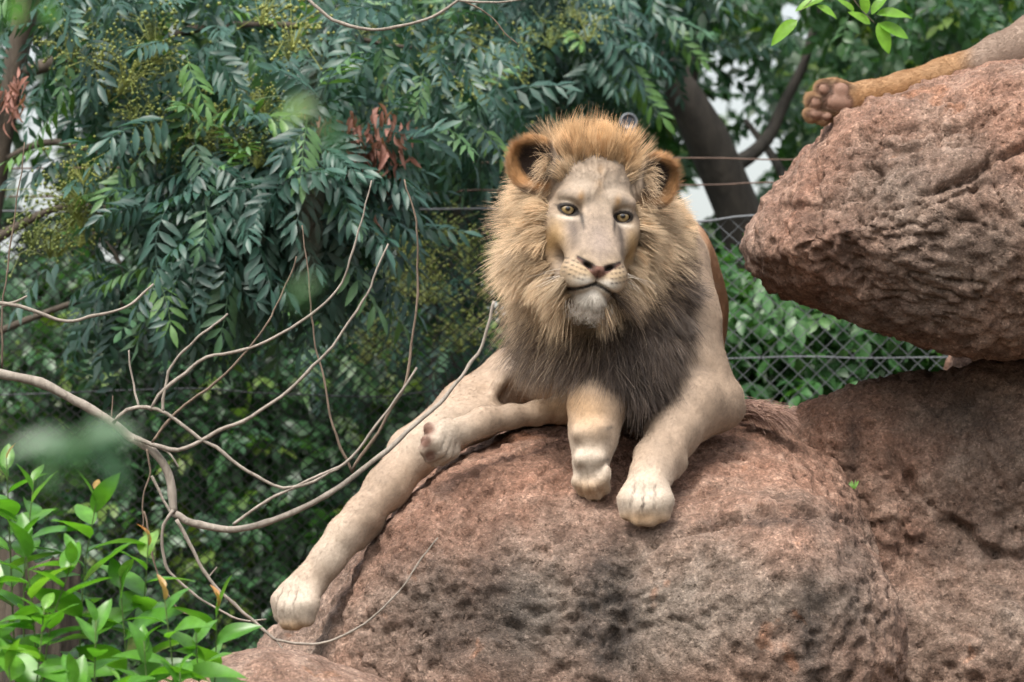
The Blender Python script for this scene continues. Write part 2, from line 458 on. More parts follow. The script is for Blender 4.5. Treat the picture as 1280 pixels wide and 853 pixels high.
    prop = [(1180, 700), (1186, 480), (1196, 440), (1215, 405), (1300, 395), (1500, 400), (1560, 520), (1560, 800)]
    make_rock('boulder', 'dark recessed rock wedged in the gap beneath the overhanging boulder', prop, 11.62, .30, .15, .016, seed=5, zfine=-.5, mat_=M_rock)

    up = [(1030, 158), (1060, 136), (1100, 120), (1160, 102), (1220, 94), (1300, 90), (1420, 88), (1540, 110), (1600, 200), (1600, 330), (1540, 412), (1400, 422), (1280, 413), (1160, 413), (1090, 404), (1010, 378), (962, 350), (939, 322), (944, 288), (968, 248), (990, 208), (1008, 178)]
    def gy3(px, py, co): return .22+.45*blob(px, py, 1180, 320, 160, 90)-.3*blob(px, py, 1000, 300, 60, 100)-.2*blob(px, py, 1150, 130, 160, 40)+.25*blob(px, py, 1120, 250, 60, 60)
    def st3(px, py, co):
        nz = vnoise(co*12, 6)
        s = .45*blob(px, py, 1060+10*nz, 330, 40, 60)+.4*blob(px, py, 1140, 400, 90, 26)+.4*blob(px, py, 1085, 190, 50, 20)+.45*blob(px, py, 1200, 225, 90, 10)+.35*blob(px, py, 1180+20*nz, 330, 60, 60)
        return np.clip(s, 0, .8)
    make_rock('boulder', 'overhanging brown boulder with layered cracks, resting on the rock mass and carrying an outstretched leg', up, 10.65, .75, .38, RES, seed=3, zfine=-.4, mat_=M_rock,
              bulges=[((1240, 300, 10.15), (.42, .22, .24), .2), ((985, 310, 10.35), (.1, .15, .12), .08)],
              grooves=[([(1030, 178), (1080, 168), (1130, 150), (1200, 148), (1290, 128)], .012, .018, .012),
                       ([(1035, 192), (1090, 180), (1140, 176), (1190, 160)], .008, .010, .006),
                       ([(1105, 290), (1112, 240), (1135, 195), (1160, 180)], .012, .014, 0),
                       ([(1140, 240), (1200, 225), (1250, 195), (1300, 180)], .014, .026, .014),
                       ([(1150, 262), (1190, 245), (1230, 232)], .01, .012, .006),
                       ([(955, 272), (990, 255), (1030, 252), (1060, 262)], .010, .013, .008),
                       ([(1012, 200), (1010, 260), (1022, 320), (1040, 360)], .02, .022, 0),
                       ([(1060, 300), (1075, 345), (1100, 380)], .02, .014, 0),
                       ([(1180, 110), (1220, 120), (1290, 112)], .008, .009, .006)], greyfn=gy3, stain_shade_fn=st3)
    # grass tuft in the joint
    small = [(150, 1800), (170, 1000), (196, 850), (225, 832), (275, 816), (335, 808), (385, 815), (420, 828), (460, 842), (500, 862), (540, 950), (560, 1800)]
    make_rock('boulder', 'low pale pinkish rock beside the leafy shrub at the foot of the big boulder', small, 9.1, .33, .25, .011, seed=4, zfine=-1.0, mat_=M_rock_pale, rough=.5)
M_rock_pale = rock_mat('rock_pale', tint=(1.0, 1.1, 1.15))
# ---------------------------------------------------------------- lion
def head_frame(yaw, roll, pitch):
    cy, sy = math.cos(yaw), math.sin(yaw); cr, sr = math.cos(roll), math.sin(roll); cp, sp = math.cos(pitch), math.sin(pitch)
    u = np.array([1., 0, 0]); v = np.array([0, 0, 1.]); wv = np.array([0, -1., 0])
    v, wv = v*cp+wv*sp, wv*cp-v*sp              # nod down (pitch > 0)
    rz = np.array([[cy, -sy, 0], [sy, cy, 0], [0, 0, 1]])      # turn to the picture's right
    ry = np.array([[cr, 0, sr], [0, 1, 0], [-sr, 0, cr]])      # tilt clockwise
    T = ry@rz
    return np.stack([T@u, T@v, T@wv], 1)        # columns = local axes in V space
HM = head_frame(R(10.8), R(7.4), 0.0)
HO = V(747, 266, 9.70)
def HL(u, v, w): return HO+HM@np.array([u, v, w], float)
def to_head(p): return (p-HO)@HM

FAWN = np.array([.325, .243, .178]); PALE = np.array([.50, .43, .355]); RUST = np.array([.34, .185, .10]); OCHRE = np.array([.46, .27, .12]); DARK = np.array([.035, .028, .024]); GREYF = np.array([.36, .28, .215])

def eyes_def(): return [(s*.069, 0.0, -.036) for s in (-1, 1)]
EYE_R = .0218

PAWS = []
def paw(f, base, fwd, right, up, s=1.0, toes=4, spread=.019, curl=0.0, k=.014, crease=1.0):
    'palm at base pointing fwd; four separate toes'
    base = np.asarray(base, float); fwd = unit(fwd); up = unit(np.asarray(up)-fwd*np.dot(up, fwd)); right = np.cross(fwd, up)*1.0
    M = np.stack([right, fwd, up], 1)
    f.ell(base, (.040*s, .046*s, .030*s), M, .025)
    out = []
    for i, t in enumerate(np.array([-1.5, -.5, .5, 1.5])):
        L = (.052 if abs(t) < 1 else .040)*s
        a = base+right*t*spread*s+fwd*.012*s+up*.004*s
        m = base+right*t*spread*1.12*s+fwd*(L-.012*s)+up*(.006-.004)*s
        e = base+right*t*spread*1.16*s+fwd*(L+.010*s)-up*(.012+curl)*s
        f.cone(a, m, .018*s, .0215*s, k*s); f.cone(m, e, .0215*s, .0165*s, k*.7*s)
        out.append((a, m, e))
    PAWS.append((out, up, crease))
    return M, out

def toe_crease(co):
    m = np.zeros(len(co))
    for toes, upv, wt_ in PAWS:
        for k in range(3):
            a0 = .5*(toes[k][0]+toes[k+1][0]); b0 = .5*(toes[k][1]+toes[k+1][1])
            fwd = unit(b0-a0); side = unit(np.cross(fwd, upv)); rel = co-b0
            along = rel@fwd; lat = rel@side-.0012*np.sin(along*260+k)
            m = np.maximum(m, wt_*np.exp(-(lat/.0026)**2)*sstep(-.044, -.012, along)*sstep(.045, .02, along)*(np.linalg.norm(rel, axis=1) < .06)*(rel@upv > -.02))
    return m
def build_lion_field():
    f = Field(axis_pts(-.72, .72, .03, .42, .0052, .0036), axis_pts(9.42, 10.98, 9.42, 9.98, .0085, .0042), axis_pts(-.80, .62, .02, .52, .0052, .0036))
    px = lambda x: x/500.0
    chains = []        # (points V, radii) for fur flow
    def limb(pts, k=.03):
        p = [V(a, b, d) for a, b, d, r in pts]; rr = [px(r)*d/10 for (a, b, d, r) in pts]
        for i in range(len(p)-1): f.cone(p[i], p[i+1], rr[i], rr[i+1], k if i else k)
        chains.append((p, rr))
    # trunk
    limb([(778, 330, 10.12, 78), (790, 420, 10.14, 92), (800, 455, 10.35, 100), (790, 460, 10.6, 92)], .06)
    f.ell(V(842, 392, 10.52), (px(72), .22, px(100)), None, .05)          # back and flank behind the shoulder
    f.ell(V(850, 330, 10.40), (px(45), .16, px(60)), None, .06)
    limb([(760, 470, 10.35, 75), (700, 475, 10.28, 58)], .05)             # belly
    f.ell(V(715, 478, 10.12), (px(62), .10, px(42)), None, .05)
    # stretched hind leg
    limb([(720, 470, 10.36, 60), (650, 482, 10.28, 48), (587, 514, 10.14, 38), (517, 565, 10.0, 29.5), (484, 610, 9.92, 25), (453, 645, 9.87, 21.5), (432, 669, 9.85, 21), (410, 698, 9.84, 19.5), (392, 722, 9.83, 20.5)], .03)
    tendons = [((500, 575, 9.975), (448, 640, 9.855), 9, 6), ((440, 648, 9.845), (398, 712, 9.81), 7, 6), ((448, 664, 9.85), (412, 712, 9.815), 7, 6), ((560, 520, 10.06), (505, 575, 9.96), 14, 9), ((470, 648, 9.91), (448, 678, 9.87), 10, 8)]
    for (a_, b_, r1_, r2_) in tendons: f.cone(V(*a_), V(*b_), px(r1_), px(r2_), .022)
    f.ell(V(600, 520, 10.07), (px(34), .05, px(20)), None, .04); f.ell(V(655, 470, 10.16), (px(40), .08, px(28)), None, .05)
    f.cone(V(462, 656, 9.89), V(448, 672, 9.88), px(15), px(12), .02)
    paw(f, V(378, 738, 9.82), np.array([-.50, -.45, -1.0]), 0, np.array([-.65, -.75, .55]), 1.30, k=.015)
    # skin fold of the flank
    fold = [(650, 455), (634, 468), (622, 482), (612, 500), (606, 515)]
    for i in range(4): f.cone(V(*fold[i], 10.10-.01*i), V(*fold[i+1], 10.09-.01*i), px(8-i), px(7-i), .018)
    # folded hind leg
    limb([(745, 498, 10.05, 32), (702, 511, 9.97, 17), (672, 516, 9.93, 13.5), (638, 521, 9.89, 13.5), (606, 527, 9.86, 16.5), (580, 538, 9.83, 18)], .025)
    f.cone(V(614, 517, 9.865), V(598, 519, 9.85), px(9), px(7), .012); f.cone(V(600, 520, 9.84), V(572, 533, 9.805), px(6), px(6), .012)
    M, hp = paw(f, V(556, 545, 9.80), np.array([-.22, -.35, -.95]), 0, np.array([.75, -.66, .10]), .98, curl=.012, k=.010, crease=.5)
    for (a_, b_, r_) in ((538, 536, 9), (535, 552, 8.5), (541, 569, 8)): f.ell(V(a_, b_, 9.795), (px(r_), .016, px(r_)), None, .006)
    # near foreleg of the picture's left, hanging over the edge
    limb([(775, 440, 9.98, 55), (752, 485, 9.86, 36), (746, 508, 9.80, 33.5), (742, 543, 9.77, 27), (739, 572, 9.755, 23.5)], .035)
    f.cone(V(757, 536, 9.775), V(756, 552, 9.77), px(12), px(11), .015)      # carpal pad bulge
    paw(f, V(738, 588, 9.742), np.array([.02, -.25, -1.0]), 0, np.array([-.35, -1.0, .25]), .88, curl=.016, k=.0095, crease=.45)
    f.cone(V(724, 541, 9.722), V(752, 537, 9.722), px(8), px(8), .022); f.cone(V(724, 574, 9.716), V(748, 573, 9.716), px(7), px(7), .020)
    f.ell(V(757, 592, 9.72), (.014, .016, .022), None, .006)                 # dew claw toe
    # resting foreleg of the picture's right
    limb([(834, 330, 10.12, 54), (844, 400, 10.04, 52), (856, 455, 10.0, 45), (886, 500, 9.99, 40)], .05)
    limb([(893, 508, 10.0, 33), (864, 510, 9.93, 40), (840, 543, 9.84, 31), (824, 572, 9.77, 26.5), (815, 592, 9.72, 28)], .03)
    f.ell(V(866, 500, 9.90), (px(26), .05, px(30)), None, .04); f.cone(V(858, 530, 9.84), V(832, 572, 9.75), px(10), px(7), .02); f.cone(V(822, 575, 9.735), V(800, 604, 9.66), px(7), px(6), .015); f.cone(V(828, 578, 9.735), V(818, 604, 9.655), px(7), px(6), .015); f.ell(V(806, 566, 9.76), (px(9), .02, px(10)), None, .02)
    f.cone(V(905, 500, 10.02), V(912, 512, 10.02), px(22), px(18), .03)
    f.cone(V(848, 580, 9.78), V(842, 588, 9.77), px(11), px(10), .02)
    paw(f, V(809, 610, 9.675), np.array([-.12, -.55, -.80]), 0, np.array([-.12, -.8, .65]), 1.26, k=.016)
    # tail root lies behind; the tuft shows by the elbow
    limb([(930, 515, 10.28, 9), (950, 512, 10.2, 9), (965, 518, 10.12, 7)], .01)
    limb([(850, 480, 10.75, 14), (900, 512, 10.6, 11), (930, 515, 10.28, 9)], .03)
    # neck
    limb([(744, 295, 9.98, 78), (764, 350, 10.04, 80), (786, 400, 10.1, 84)], .06)
    f.ell(V(780, 440, 10.0), (px(85), .16, px(70)), None, .06)

    # ---- head
    def E(c, r, k=.02, sub=False, mir=True, rot=None):
        for s in ((-1, 1) if mir and c[0] else (1,)):
            M = HM
            if rot is not None:
                a = rot*s; ca, sa = math.cos(a), math.sin(a)
                M = HM@np.array([[ca, -sa, 0], [sa, ca, 0], [0, 0, 1.]])
            f.ell(HL(c[0]*s, c[1], c[2]), r, M, k, sub)
    def C(a, b, r1, r2, k=.02, sub=False, mir=True):
        for s in ((-1, 1) if mir and (a[0] or b[0]) else (1,)):
            f.cone(HL(a[0]*s, a[1], a[2]), HL(b[0]*s, b[1], b[2]), r1, r2, k, sub)
    E((0, .03, -.145), (.118, .135, .13), .03)
    C((.022, .10, -.105), (.024, .0, -.062), .068, .052, .03)
    C((.022, .012, -.046), (.033, -.106, .064), .035, .026, .02); C((0, .0, -.040), (0, -.106, .062), .036, .030, .02)           # nose bridge
    E((.039, -.152, .050), (.044, .044, .052), .022)                      # whisker pads
    E((.030, -.166, .068), (.030, .030, .034), .015)
    E((0, -.124, .076), (.050, .018, .024), .012); E((0, -.140, .084), (.026, .018, .024), .01)
    E((0, -.207, .050), (.036, .030, .034), .012)                         # chin
    C((.034, -.190, -.005), (.088, -.11, -.11), .030, .055, .03)           # jaw
    E((.082, -.055, -.085), (.042, .075, .070), .035)                     # cheek
    E((.054, .034, -.034), (.044, .022, .028), .025); E((.042, .036, -.012), (.016, .014, .012), .02)                      # brow
    C((.098, -.022, -.055), (.052, -.095, .020), .022, .024, .03)         # below the eye
    E((.069, .0, -.006), (.030, .019, .024), .014, sub=True)              # socket
    for (u, v, w_) in eyes_def():
        s = 1 if u > 0 else -1
        c = HL(u, v, w_)
        def lid(g, c=c, s=s):
            q = (g-c)@HM
            d = np.sqrt((q*q).sum(-1))-EYE_R*1.20
            # almond opening, inner corner low
            x = q[..., 0]*s+.001; y = q[..., 1]-(-.0010+.12*x)
            o = np.maximum(np.sqrt(x*x+(y+.0200)**2)-.0272, np.sqrt(x*x+(y-.0110)**2)-.0235)
            o = np.maximum(o, -(q[..., 2]-.0))
            return smax(d, -o, .0015)
        f.apply(lid, c-.04, c+.04, .006)
    E((.026, -.133, .100), (.013, .0050, .014), .004, sub=True, rot=.45)  # nostrils
    # ears
    for s in (-1, 1):
        ec = HL(s*.154, .100, -.095)
        out = unit(HM@np.array([s*.42, .05, .9])); upv = HM@np.array([s*.55, .83, 0.]); upv = unit(upv-out*(upv@out)); rt = np.cross(upv, out)
        M = np.stack([rt, upv, out], 1)
        f.ell(ec, (.061, .067, .036), M, .012)
        f.cone(ec-upv*.03-out*.01, HL(s*.10, .05, -.14), .045, .05, .02)
        f.ell(ec+out*.027+upv*.003, (.0545, .0605, .038), M, .004, sub=True)
    return f, chains

def lion_color(co, n):
    px, py = px_of(co); h = to_head(co); u, v, w_ = h[:, 0], h[:, 1], h[:, 2]
    nz = fbm(co*9, 3, 3)*.5; nf = fbm(co*60, 2, 5)*.5
    c = np.tile(FAWN, (len(co), 1))*(1+.22*nz+.20*nf+.10*vnoise(co*25, 71))[:, None]
    # pale undersides, feet; rusty flank
    foot = np.maximum.reduce([blob(px, py, 365, 760, 50, 45), blob(px, py, 805, 625, 60, 36), blob(px, py, 738, 590, 45, 60), blob(px, py, 555, 555, 40, 36), .6*blob(px, py, 420, 690, 40, 40)])
    c = mixc(c, PALE, np.clip(foot*.85, 0, 1)); c = mixc(c, PALE, .55*blob(px, py, 690, 465, 50, 40)); c = mixc(c, OCHRE*1.05, .55*blob(px, py, 700, 500, 34, 22))
    c = mixc(c, OCHRE*1.15, np.clip(.45*blob(px, py, 738, 515, 30, 30)+.5*blob(px, py, 800, 648, 40, 9)+.6*blob(px, py, 362, 786, 30, 10)+.45*blob(px, py, 735, 612, 30, 14), 0, 1))
    c = mixc(c, GREYF*1.1, .6*sstep(.0, .6, vnoise(co*13, 8))*sstep(560, 470, px)*sstep(680, 640, py))
    back = sstep(10.2, 10.34, co[:, 1])*sstep(850, 890, px); c = mixc(c, RUST, .9*back)
    # paw pads (undersides of the folded hind paw)
    pad = np.maximum.reduce([blob(px, py, 535, 536, 8, 8), blob(px, py, 532, 552, 8, 8), blob(px, py, 538, 570, 7, 7)])*(co[:, 1] < 9.87); c = mixc(c, (.17, .095, .07), np.clip(pad*1.6, 0, 1))
    # dark creases between the toes
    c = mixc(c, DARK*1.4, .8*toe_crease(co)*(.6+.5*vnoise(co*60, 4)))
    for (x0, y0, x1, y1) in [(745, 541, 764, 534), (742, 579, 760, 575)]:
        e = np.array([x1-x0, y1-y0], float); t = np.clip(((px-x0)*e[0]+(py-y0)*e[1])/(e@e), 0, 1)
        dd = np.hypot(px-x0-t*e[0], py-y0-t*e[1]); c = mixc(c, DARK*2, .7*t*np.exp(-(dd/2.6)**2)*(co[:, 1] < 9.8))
    # ---- head colour, in the head's own frame; bridge sides hold some shading
    hm = (np.abs(u) < .24) & (v > -.28) & (v < .24) & (w_ > -.22)
    hd = sstep(-.24, -.19, w_)*sstep(.26, .22, np.abs(u))*sstep(-.30, -.24, v)*(co[:, 1] < 9.98)
    au = np.abs(u)
    fc = np.tile(np.array([.262, .202, .150]), (len(co), 1))*(1+.34*nz+.30*nf+.26*vnoise(co*34, 77)+.15*vnoise(co*120, 78))[:, None]
    G = lambda cu, cv, ru, rv: np.exp(-((au-cu)/ru)**2-((v-cv)/rv)**2)
    fc = mixc(fc, (.35, .285, .222), .8*G(.03, .055, .045, .045))
    fc = mixc(fc, (.25, .198, .165), .85*G(.0, -.07, .034, .05))          # grey bridge
    fc = mixc(fc, (.11, .088, .076), .9*G(.060, -.046, .015, .042))  # dark bridge sides: coat colour with shading painted in
    fc = mixc(fc, (.38, .245, .11), .9*G(.098, -.080, .020, .05))       # tan cheek stripe
    fc = mixc(fc, (.30, .17, .065), .8*G(.046, .030, .008, .015))       # brow spots
    fc = mixc(fc, (.30, .19, .10), .4*np.exp(-(au/.012)**2)*sstep(.02, .05, v)*sstep(.13, .10, v)*(.5+.9*vnoise(h*70, 3)))
    fc = mixc(fc, (.52, .45, .37), .8*G(.072, -.021, .024, .006))      # pale below eye
    fc = mixc(fc, (.50, .42, .33), .5*G(.070, .021, .026, .006))
    padc = np.clip(1.25*G(.045, -.155, .042, .035), 0, 1)*sstep(.0, .03, w_)
    fc = mixc(fc, (.42, .31, .195), padc)
    fc = mixc(fc, (.62, .56, .48), np.clip(1.1*G(.03, -.172, .030, .012), 0, 1)*sstep(.02, .05, w_))
    chin = np.clip(1.35*np.exp(-(u/.052)**2-((v+.222)/.036)**2), 0, 1)*sstep(-.06, .0, w_)
    fc = mixc(fc, (.66, .61, .54), chin)
    # whisker spot rows
    for row in range(4):
        for k in range(6):
            su = .030+.0105*k+.002*row; sv = -.133-.0115*row+.0016*k+.0004*k*k
            fc = mixc(fc, DARK*1.4, (.9 if k < 5 else .6)*np.exp(-(((au-su)/.0042)**2+((v-sv)/.0023)**2))*(w_ > .0))
    # nose leather
    top = -.1300+.40*np.clip(au-.008, 0, 1); bot = -.1600+.80*np.clip(au-.004, 0, 1)
    e1 = sstep(top+.002, top-.002, v)*sstep(bot-.002, bot+.002, v)*(w_ > .06)*(au < .055)
    fc = mixc(fc, (.15, .070, .052), np.clip(e1, 0, 1)*.95)
    nl = np.exp(-(((v-top+.002)/.0040)**2))*sstep(.060, .050, au)*(w_ > .03)
    fc = mixc(fc, DARK*.7, np.clip(nl, 0, 1)*sstep(.006, .014, au))
    fc = mixc(fc, DARK*.6, np.clip(1.6*np.exp(-(((au-.028)/.014)**2+((v+.1320-.5*(au-.028))/.0062)**2)), 0, 1)*(w_ > .06))
    # philtrum and mouth
    fc = mixc(fc, DARK, .85*np.exp(-(au/.0022)**2)*sstep(-.150, -.157, v)*sstep(-.180, -.174, v)*(w_ > .05))
    mv = mouth_v(au)
    fc = mixc(fc, DARK*.6, np.clip(1.6*np.exp(-((v-mv)/(.0040+.05*np.clip(au-.045, 0, .03)))**2), 0, 1)*sstep(.086, .076, au)*(w_ > -.02))
    # eye rims and tear line
    for (eu, ev, ew) in eyes_def():
        s = 1 if eu > 0 else -1
        x = (u-eu)*s; y = v-ev-.12*x; rr = np.sqrt((x/.0255)**2+((y+.0012)/.0150)**2)
        rim = sstep(1.14, .98, rr); fc = mixc(fc, DARK*.7, np.clip(rim, 0, 1)*(w_ > -.06))
        td = np.abs((x+.0265+.004*np.clip((-.004-y)/.03, 0, 1))); fc = mixc(fc, DARK, .95*np.exp(-(td/(.0060-.05*np.clip(-y, 0, .06)))**2)*sstep(-.058, -.022, y)*sstep(.004, -.003, y)*(w_ > -.06))
        fc = mixc(fc, DARK, .7*np.exp(-(((x-.0285)/.006)**2+((y-.003)/.003)**2)))
    # ears: orange rim and back, dark hollow
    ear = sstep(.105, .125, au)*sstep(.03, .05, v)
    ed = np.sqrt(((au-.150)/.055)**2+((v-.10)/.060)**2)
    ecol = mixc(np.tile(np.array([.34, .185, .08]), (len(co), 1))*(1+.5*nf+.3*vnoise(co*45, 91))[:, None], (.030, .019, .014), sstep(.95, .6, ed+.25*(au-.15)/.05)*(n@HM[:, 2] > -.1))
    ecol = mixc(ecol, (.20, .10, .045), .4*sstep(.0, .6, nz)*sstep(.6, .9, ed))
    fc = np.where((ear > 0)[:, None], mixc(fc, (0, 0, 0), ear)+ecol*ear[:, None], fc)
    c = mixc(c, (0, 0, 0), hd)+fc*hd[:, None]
    return np.clip(c, .01, .9), hd

def mouth_v(au):
    return np.interp(au, [0, .012, .03, .045, .058, .07, .08], [-.174, -.178, -.186, -.192, -.194, -.190, -.182])

def hair_obj(name, parent, strands, rad, colr, material, tipcol=None):
    'strands (N, n, 3) world'
    N, n, _ = strands.shape
    cu = bpy.data.hair_curves.new(name); cu.add_curves([n]*N)
    cu.attributes['position'].data.foreach_set('vector', strands.astype(np.float32).ravel())
    ra = cu.attributes.get('radius') or cu.attributes.new('radius', 'FLOAT', 'POINT'); ra.data.foreach_set('value', np.asarray(rad, np.float32).ravel())
    ca = cu.attributes.new('col', 'FLOAT_COLOR', 'POINT')
    c4 = np.ones((N, n, 4), np.float32); c4[..., :3] = colr if colr.ndim == 3 else colr[:, None]
    ca.data.foreach_set('color', c4.ravel())
    cu.materials.append(material)
    o = link(name, cu, parent); o.location = -world_loc(parent)
    return o

def hair_mat(name, rough=.5, spec=.25):
    m, n, l, b = mat(name)
    a = n.new('ShaderNodeAttribute'); a.attribute_name = 'col'
    l.new(a.outputs['Color'], b.inputs['Base Color']); b.inputs['Roughness'].default_value = rough; b.inputs['Specular IOR Level'].default_value = spec
    return m

def sample_surface(co, q, n, N, dens):
    'random points on quads weighted by area * density; returns points, normals, first-vertex index'
    a, b, c, d = co[q[:, 0]], co[q[:, 1]], co[q[:, 2]], co[q[:, 3]]
    ar = .5*np.linalg.norm(np.cross(c-a, d-b), axis=1)*dens[q].mean(1)
    cs = np.cumsum(ar); f = np.searchsorted(cs, rng.random(N)*cs[-1])
    s, t = rng.random(N)[:, None], rng.random(N)[:, None]
    w4 = [(1-s)*(1-t), s*(1-t), s*t, (1-s)*t]
    p = sum(wk*co[q[f, k]] for k, wk in enumerate(w4)); nn = unit(sum(wk*n[q[f, k]] for k, wk in enumerate(w4)))
    return p, nn, q[f, 0]

def limb_flow(p, chains):
    'fur grain: along the nearest limb, root to tip'
    fl = np.zeros_like(p); wt = np.zeros(len(p))
    for pts, rr in chains:
        for i in range(len(pts)-1):
            d = sd_cone(p, pts[i], pts[i+1], rr[i], rr[i+1]); w_ = np.exp(-np.clip(d, -.02, 1)/.018)
            fl += w_[:, None]*unit(pts[i+1]-pts[i]); wt += w_
    return unit(fl/np.maximum(wt, 1e-9)[:, None]+np.array([0, 0, -.05]))

def build_lion():
    f, chains = build_lion_field()
    co, q = f.mesh(); del f
    # keep the biggest islands only is unnecessary: every primitive overlaps
    co = smooth_mesh(co, q, 2, .4)
    n = vnormals(co, q)
    h = to_head(co); au = np.abs(h[:, 0]); v = h[:, 1]; w_ = h[:, 2]
    inh = (w_ > -.03) & (au < .1) & (v < -.10) & (v > -.26)
    g = np.exp(-((v-mouth_v(au))/.0040)**2)*sstep(.086, .07, au)*inh
    g2 = np.exp(-(au/.0030)**2)*sstep(-.140, -.147, v)*sstep(-.182, -.174, v)*(w_ > .05)
    wr = (.0026*np.exp(-((au-.012-.010*vnoise(h*np.array([8, 26, 8]), 30))/.005)**2)+.0018*vnoise(h*55, 31))*sstep(.02, .05, v)*sstep(.14, .10, v)*(au < .06)*(w_ > -.12)
    co = co-n*(.0062*g+.004*g2)[:, None]+n*wr[:, None]
    co = co+n*(.0013*vnoise(co*20, 41)+.0008*vnoise(co*48, 42))[:, None]*(1-(w_ > -.2)*(au < .2)*(v > -.26))[:, None]
    co = co-n*(.0042*toe_crease(co))[:, None]
    n = vnormals(co, q)
    c, hd = lion_color(co, n)
    W = toW(co)
    base = toW(V(720, 520, 10.15))
    lion = thing('lion', 'maned male lion sprawled on the big boulder with one hind leg stretched down its side', 'lion', base)
    m, nn, l, b = mat('lion_skin')
    a = nn.new('ShaderNodeAttribute'); a.attribute_name = 'col'
    tc = nn.new('ShaderNodeTexCoord').outputs['Object']
    l.new(mixrgb(nn, l, a.outputs['Color'], ramp(nn, l, noise_node(nn, l, tc, 120, 4, .7), [(.3, (.8,)*3), (.7, (1.15,)*3)]), 1.0, 'MULTIPLY'), b.inputs['Base Color'])
    b.inputs['Roughness'].default_value = .65; b.inputs['Specular IOR Level'].default_value = .25
    bump(nn, l, b, noise_node(nn, l, tc, 260, 3, .6), .35, .0015)
    part('body', np_mesh('body', W, q, attrs={'col': c}, mat=m), lion)
    # ---- eyes
    em, nn, l, b = mat('lion_eye'); tc = nn.new('ShaderNodeTexCoord').outputs['Object']
    sep = nn.new('ShaderNodeSeparateXYZ'); l.new(tc, sep.inputs[0])
    rad = mathn(nn, l, 'SQRT', mathn(nn, l, 'ADD', mathn(nn, l, 'MULTIPLY', sep.outputs[0], sep.outputs[0]), mathn(nn, l, 'MULTIPLY', sep.outputs[1], sep.outputs[1])))
    l.new(ramp(nn, l, mathn(nn, l, 'DIVIDE', rad, EYE_R), [(.23, (.004, .004, .004)), (.26, (.10, .065, .022)), (.42, (.30, .215, .095)), (.62, (.20, .135, .055)), (.72, (.015, .010, .007)), (.9, (.02, .014, .01))]), b.inputs['Base Color'])
    b.inputs['Roughness'].default_value = .22; b.inputs['Coat Weight'].default_value = 1.0; b.inputs['Coat Roughness'].default_value = .04
    for (eu, ev, ew) in eyes_def():
        th = np.linspace(0, np.pi, 17); ph = np.linspace(0, 2*np.pi, 32, endpoint=False)
        sv = np.array([[EYE_R*math.sin(t)*math.cos(p_), EYE_R*math.sin(t)*math.sin(p_), EYE_R*math.cos(t)*(1.0)] for t in th for p_ in ph])
        bulge = np.exp(-((np.hypot(sv[:, 0], sv[:, 1]))/.012)**2)*(sv[:, 2] > 0)*.0016; sv[:, 2] += bulge
        fq = np.array([[i*32+j, (i+1)*32+j, (i+1)*32+(j+1) % 32, i*32+(j+1) % 32] for i in range(16) for j in range(32)])
        eo = link('eye', np_mesh('eye', sv, fq, mat=em), lion)
        gaze = HM@unit(np.array([-.10, .02, 1.0])); e3 = unit(gaze); e1 = unit(np.cross(HM[:, 1], e3)); e2 = np.cross(e3, e1)
        RW = np.stack([e1, e2, e3], 1)
        TW = np.array([[1, 0, 0], [0, CP, -SP], [0, SP, CP]])@RW
        mw = Matrix(TW.tolist()).to_4x4(); mw.translation = Vector(toW(HL(eu, ev, ew)))-Vector(base)
        eo.matrix_local = mw
    if NOFUR: return
    hmf = hair_mat('fur'); hmm = hair_mat('mane_hair', .45, .35)
    px, py = px_of(co)
    # ---- short coat
    dens = np.ones(len(co))*(n[:, 1] < .45)
    nose = (np.abs(h[:, 0]) < .036) & (h[:, 1] < -.128+.35*np.abs(h[:, 0])) & (h[:, 1] > -.157+.9*np.abs(h[:, 0])) & (h[:, 2] > .075)
    dens[nose] = 0
    for (eu, ev, ew) in eyes_def(): dens[np.hypot((h[:, 0]-eu)/.030, (h[:, 1]-ev)/.019) < 1] = 0
    dens *= 1-.95*np.exp(-((v-mouth_v(au))/.006)**2)*inh
    dens *= np.where(hd > .3, 2.0, 1.0)
    N = 480000
    p, pn, vi = sample_surface(co, q, n, N, dens)
    fl = limb_flow(p, chains)
    ph = to_head(p); hw = sstep(-.22, -.14, ph[:, 2])*sstep(.25, .2, np.abs(ph[:, 0]))*(ph[:, 1] > -.27)*(p[:, 1] < 9.99)
    # face grain: from the nose outwards and back
    hf = ph-np.array([0, -.10, .10]); hf[:, 2] -= .10; hfl = unit(hf)@HM.T
    fl = unit(fl*(1-hw[:, None])+hfl*hw[:, None])
    fl = unit(fl-pn*(fl*pn).sum(1, keepdims=True))
    muz = np.exp(-((ph[:, 1]+.13)/.06)**2)*hw
    L = np.where(hw > .5, .007+.006*sstep(.0, -.12, ph[:, 2])+.016*sstep(-.190, -.215, ph[:, 1]), .0075)*(.7+.6*rng.random(N))
    L *= 1-.4*muz*(ph[:, 2] > .02)
    for (eu, ev, ew) in eyes_def(): L *= 1-.6*np.exp(-(np.hypot(ph[:, 0]-eu, ph[:, 1]-ev)/.045)**2)*(hw > .5)
    L *= 1-.5*np.exp(-((np.hypot(ph[:, 0], ph[:, 1]+.135))/.05)**2)*(ph[:, 2] > .05)
    L = np.where((np.abs(ph[:, 0]) > .115)*(ph[:, 1] > .03)*(hw > .3) > 0, L*1.7, L)
    ear_in = (np.abs(ph[:, 0]) > .115)*(ph[:, 1] > .04)*hw
    lift = .16+.14*rng.random(N)+.4*ear_in+.25*(hw > .5)*(ph[:, 1] < -.19)
    jit = rng.normal(0, .13, (N, 3))
    t = np.linspace(0, 1, 4)[None, :, None]
    d0 = unit(fl+pn*lift[:, None]+jit); d1 = unit(fl+pn*(lift*.15)[:, None]+jit)
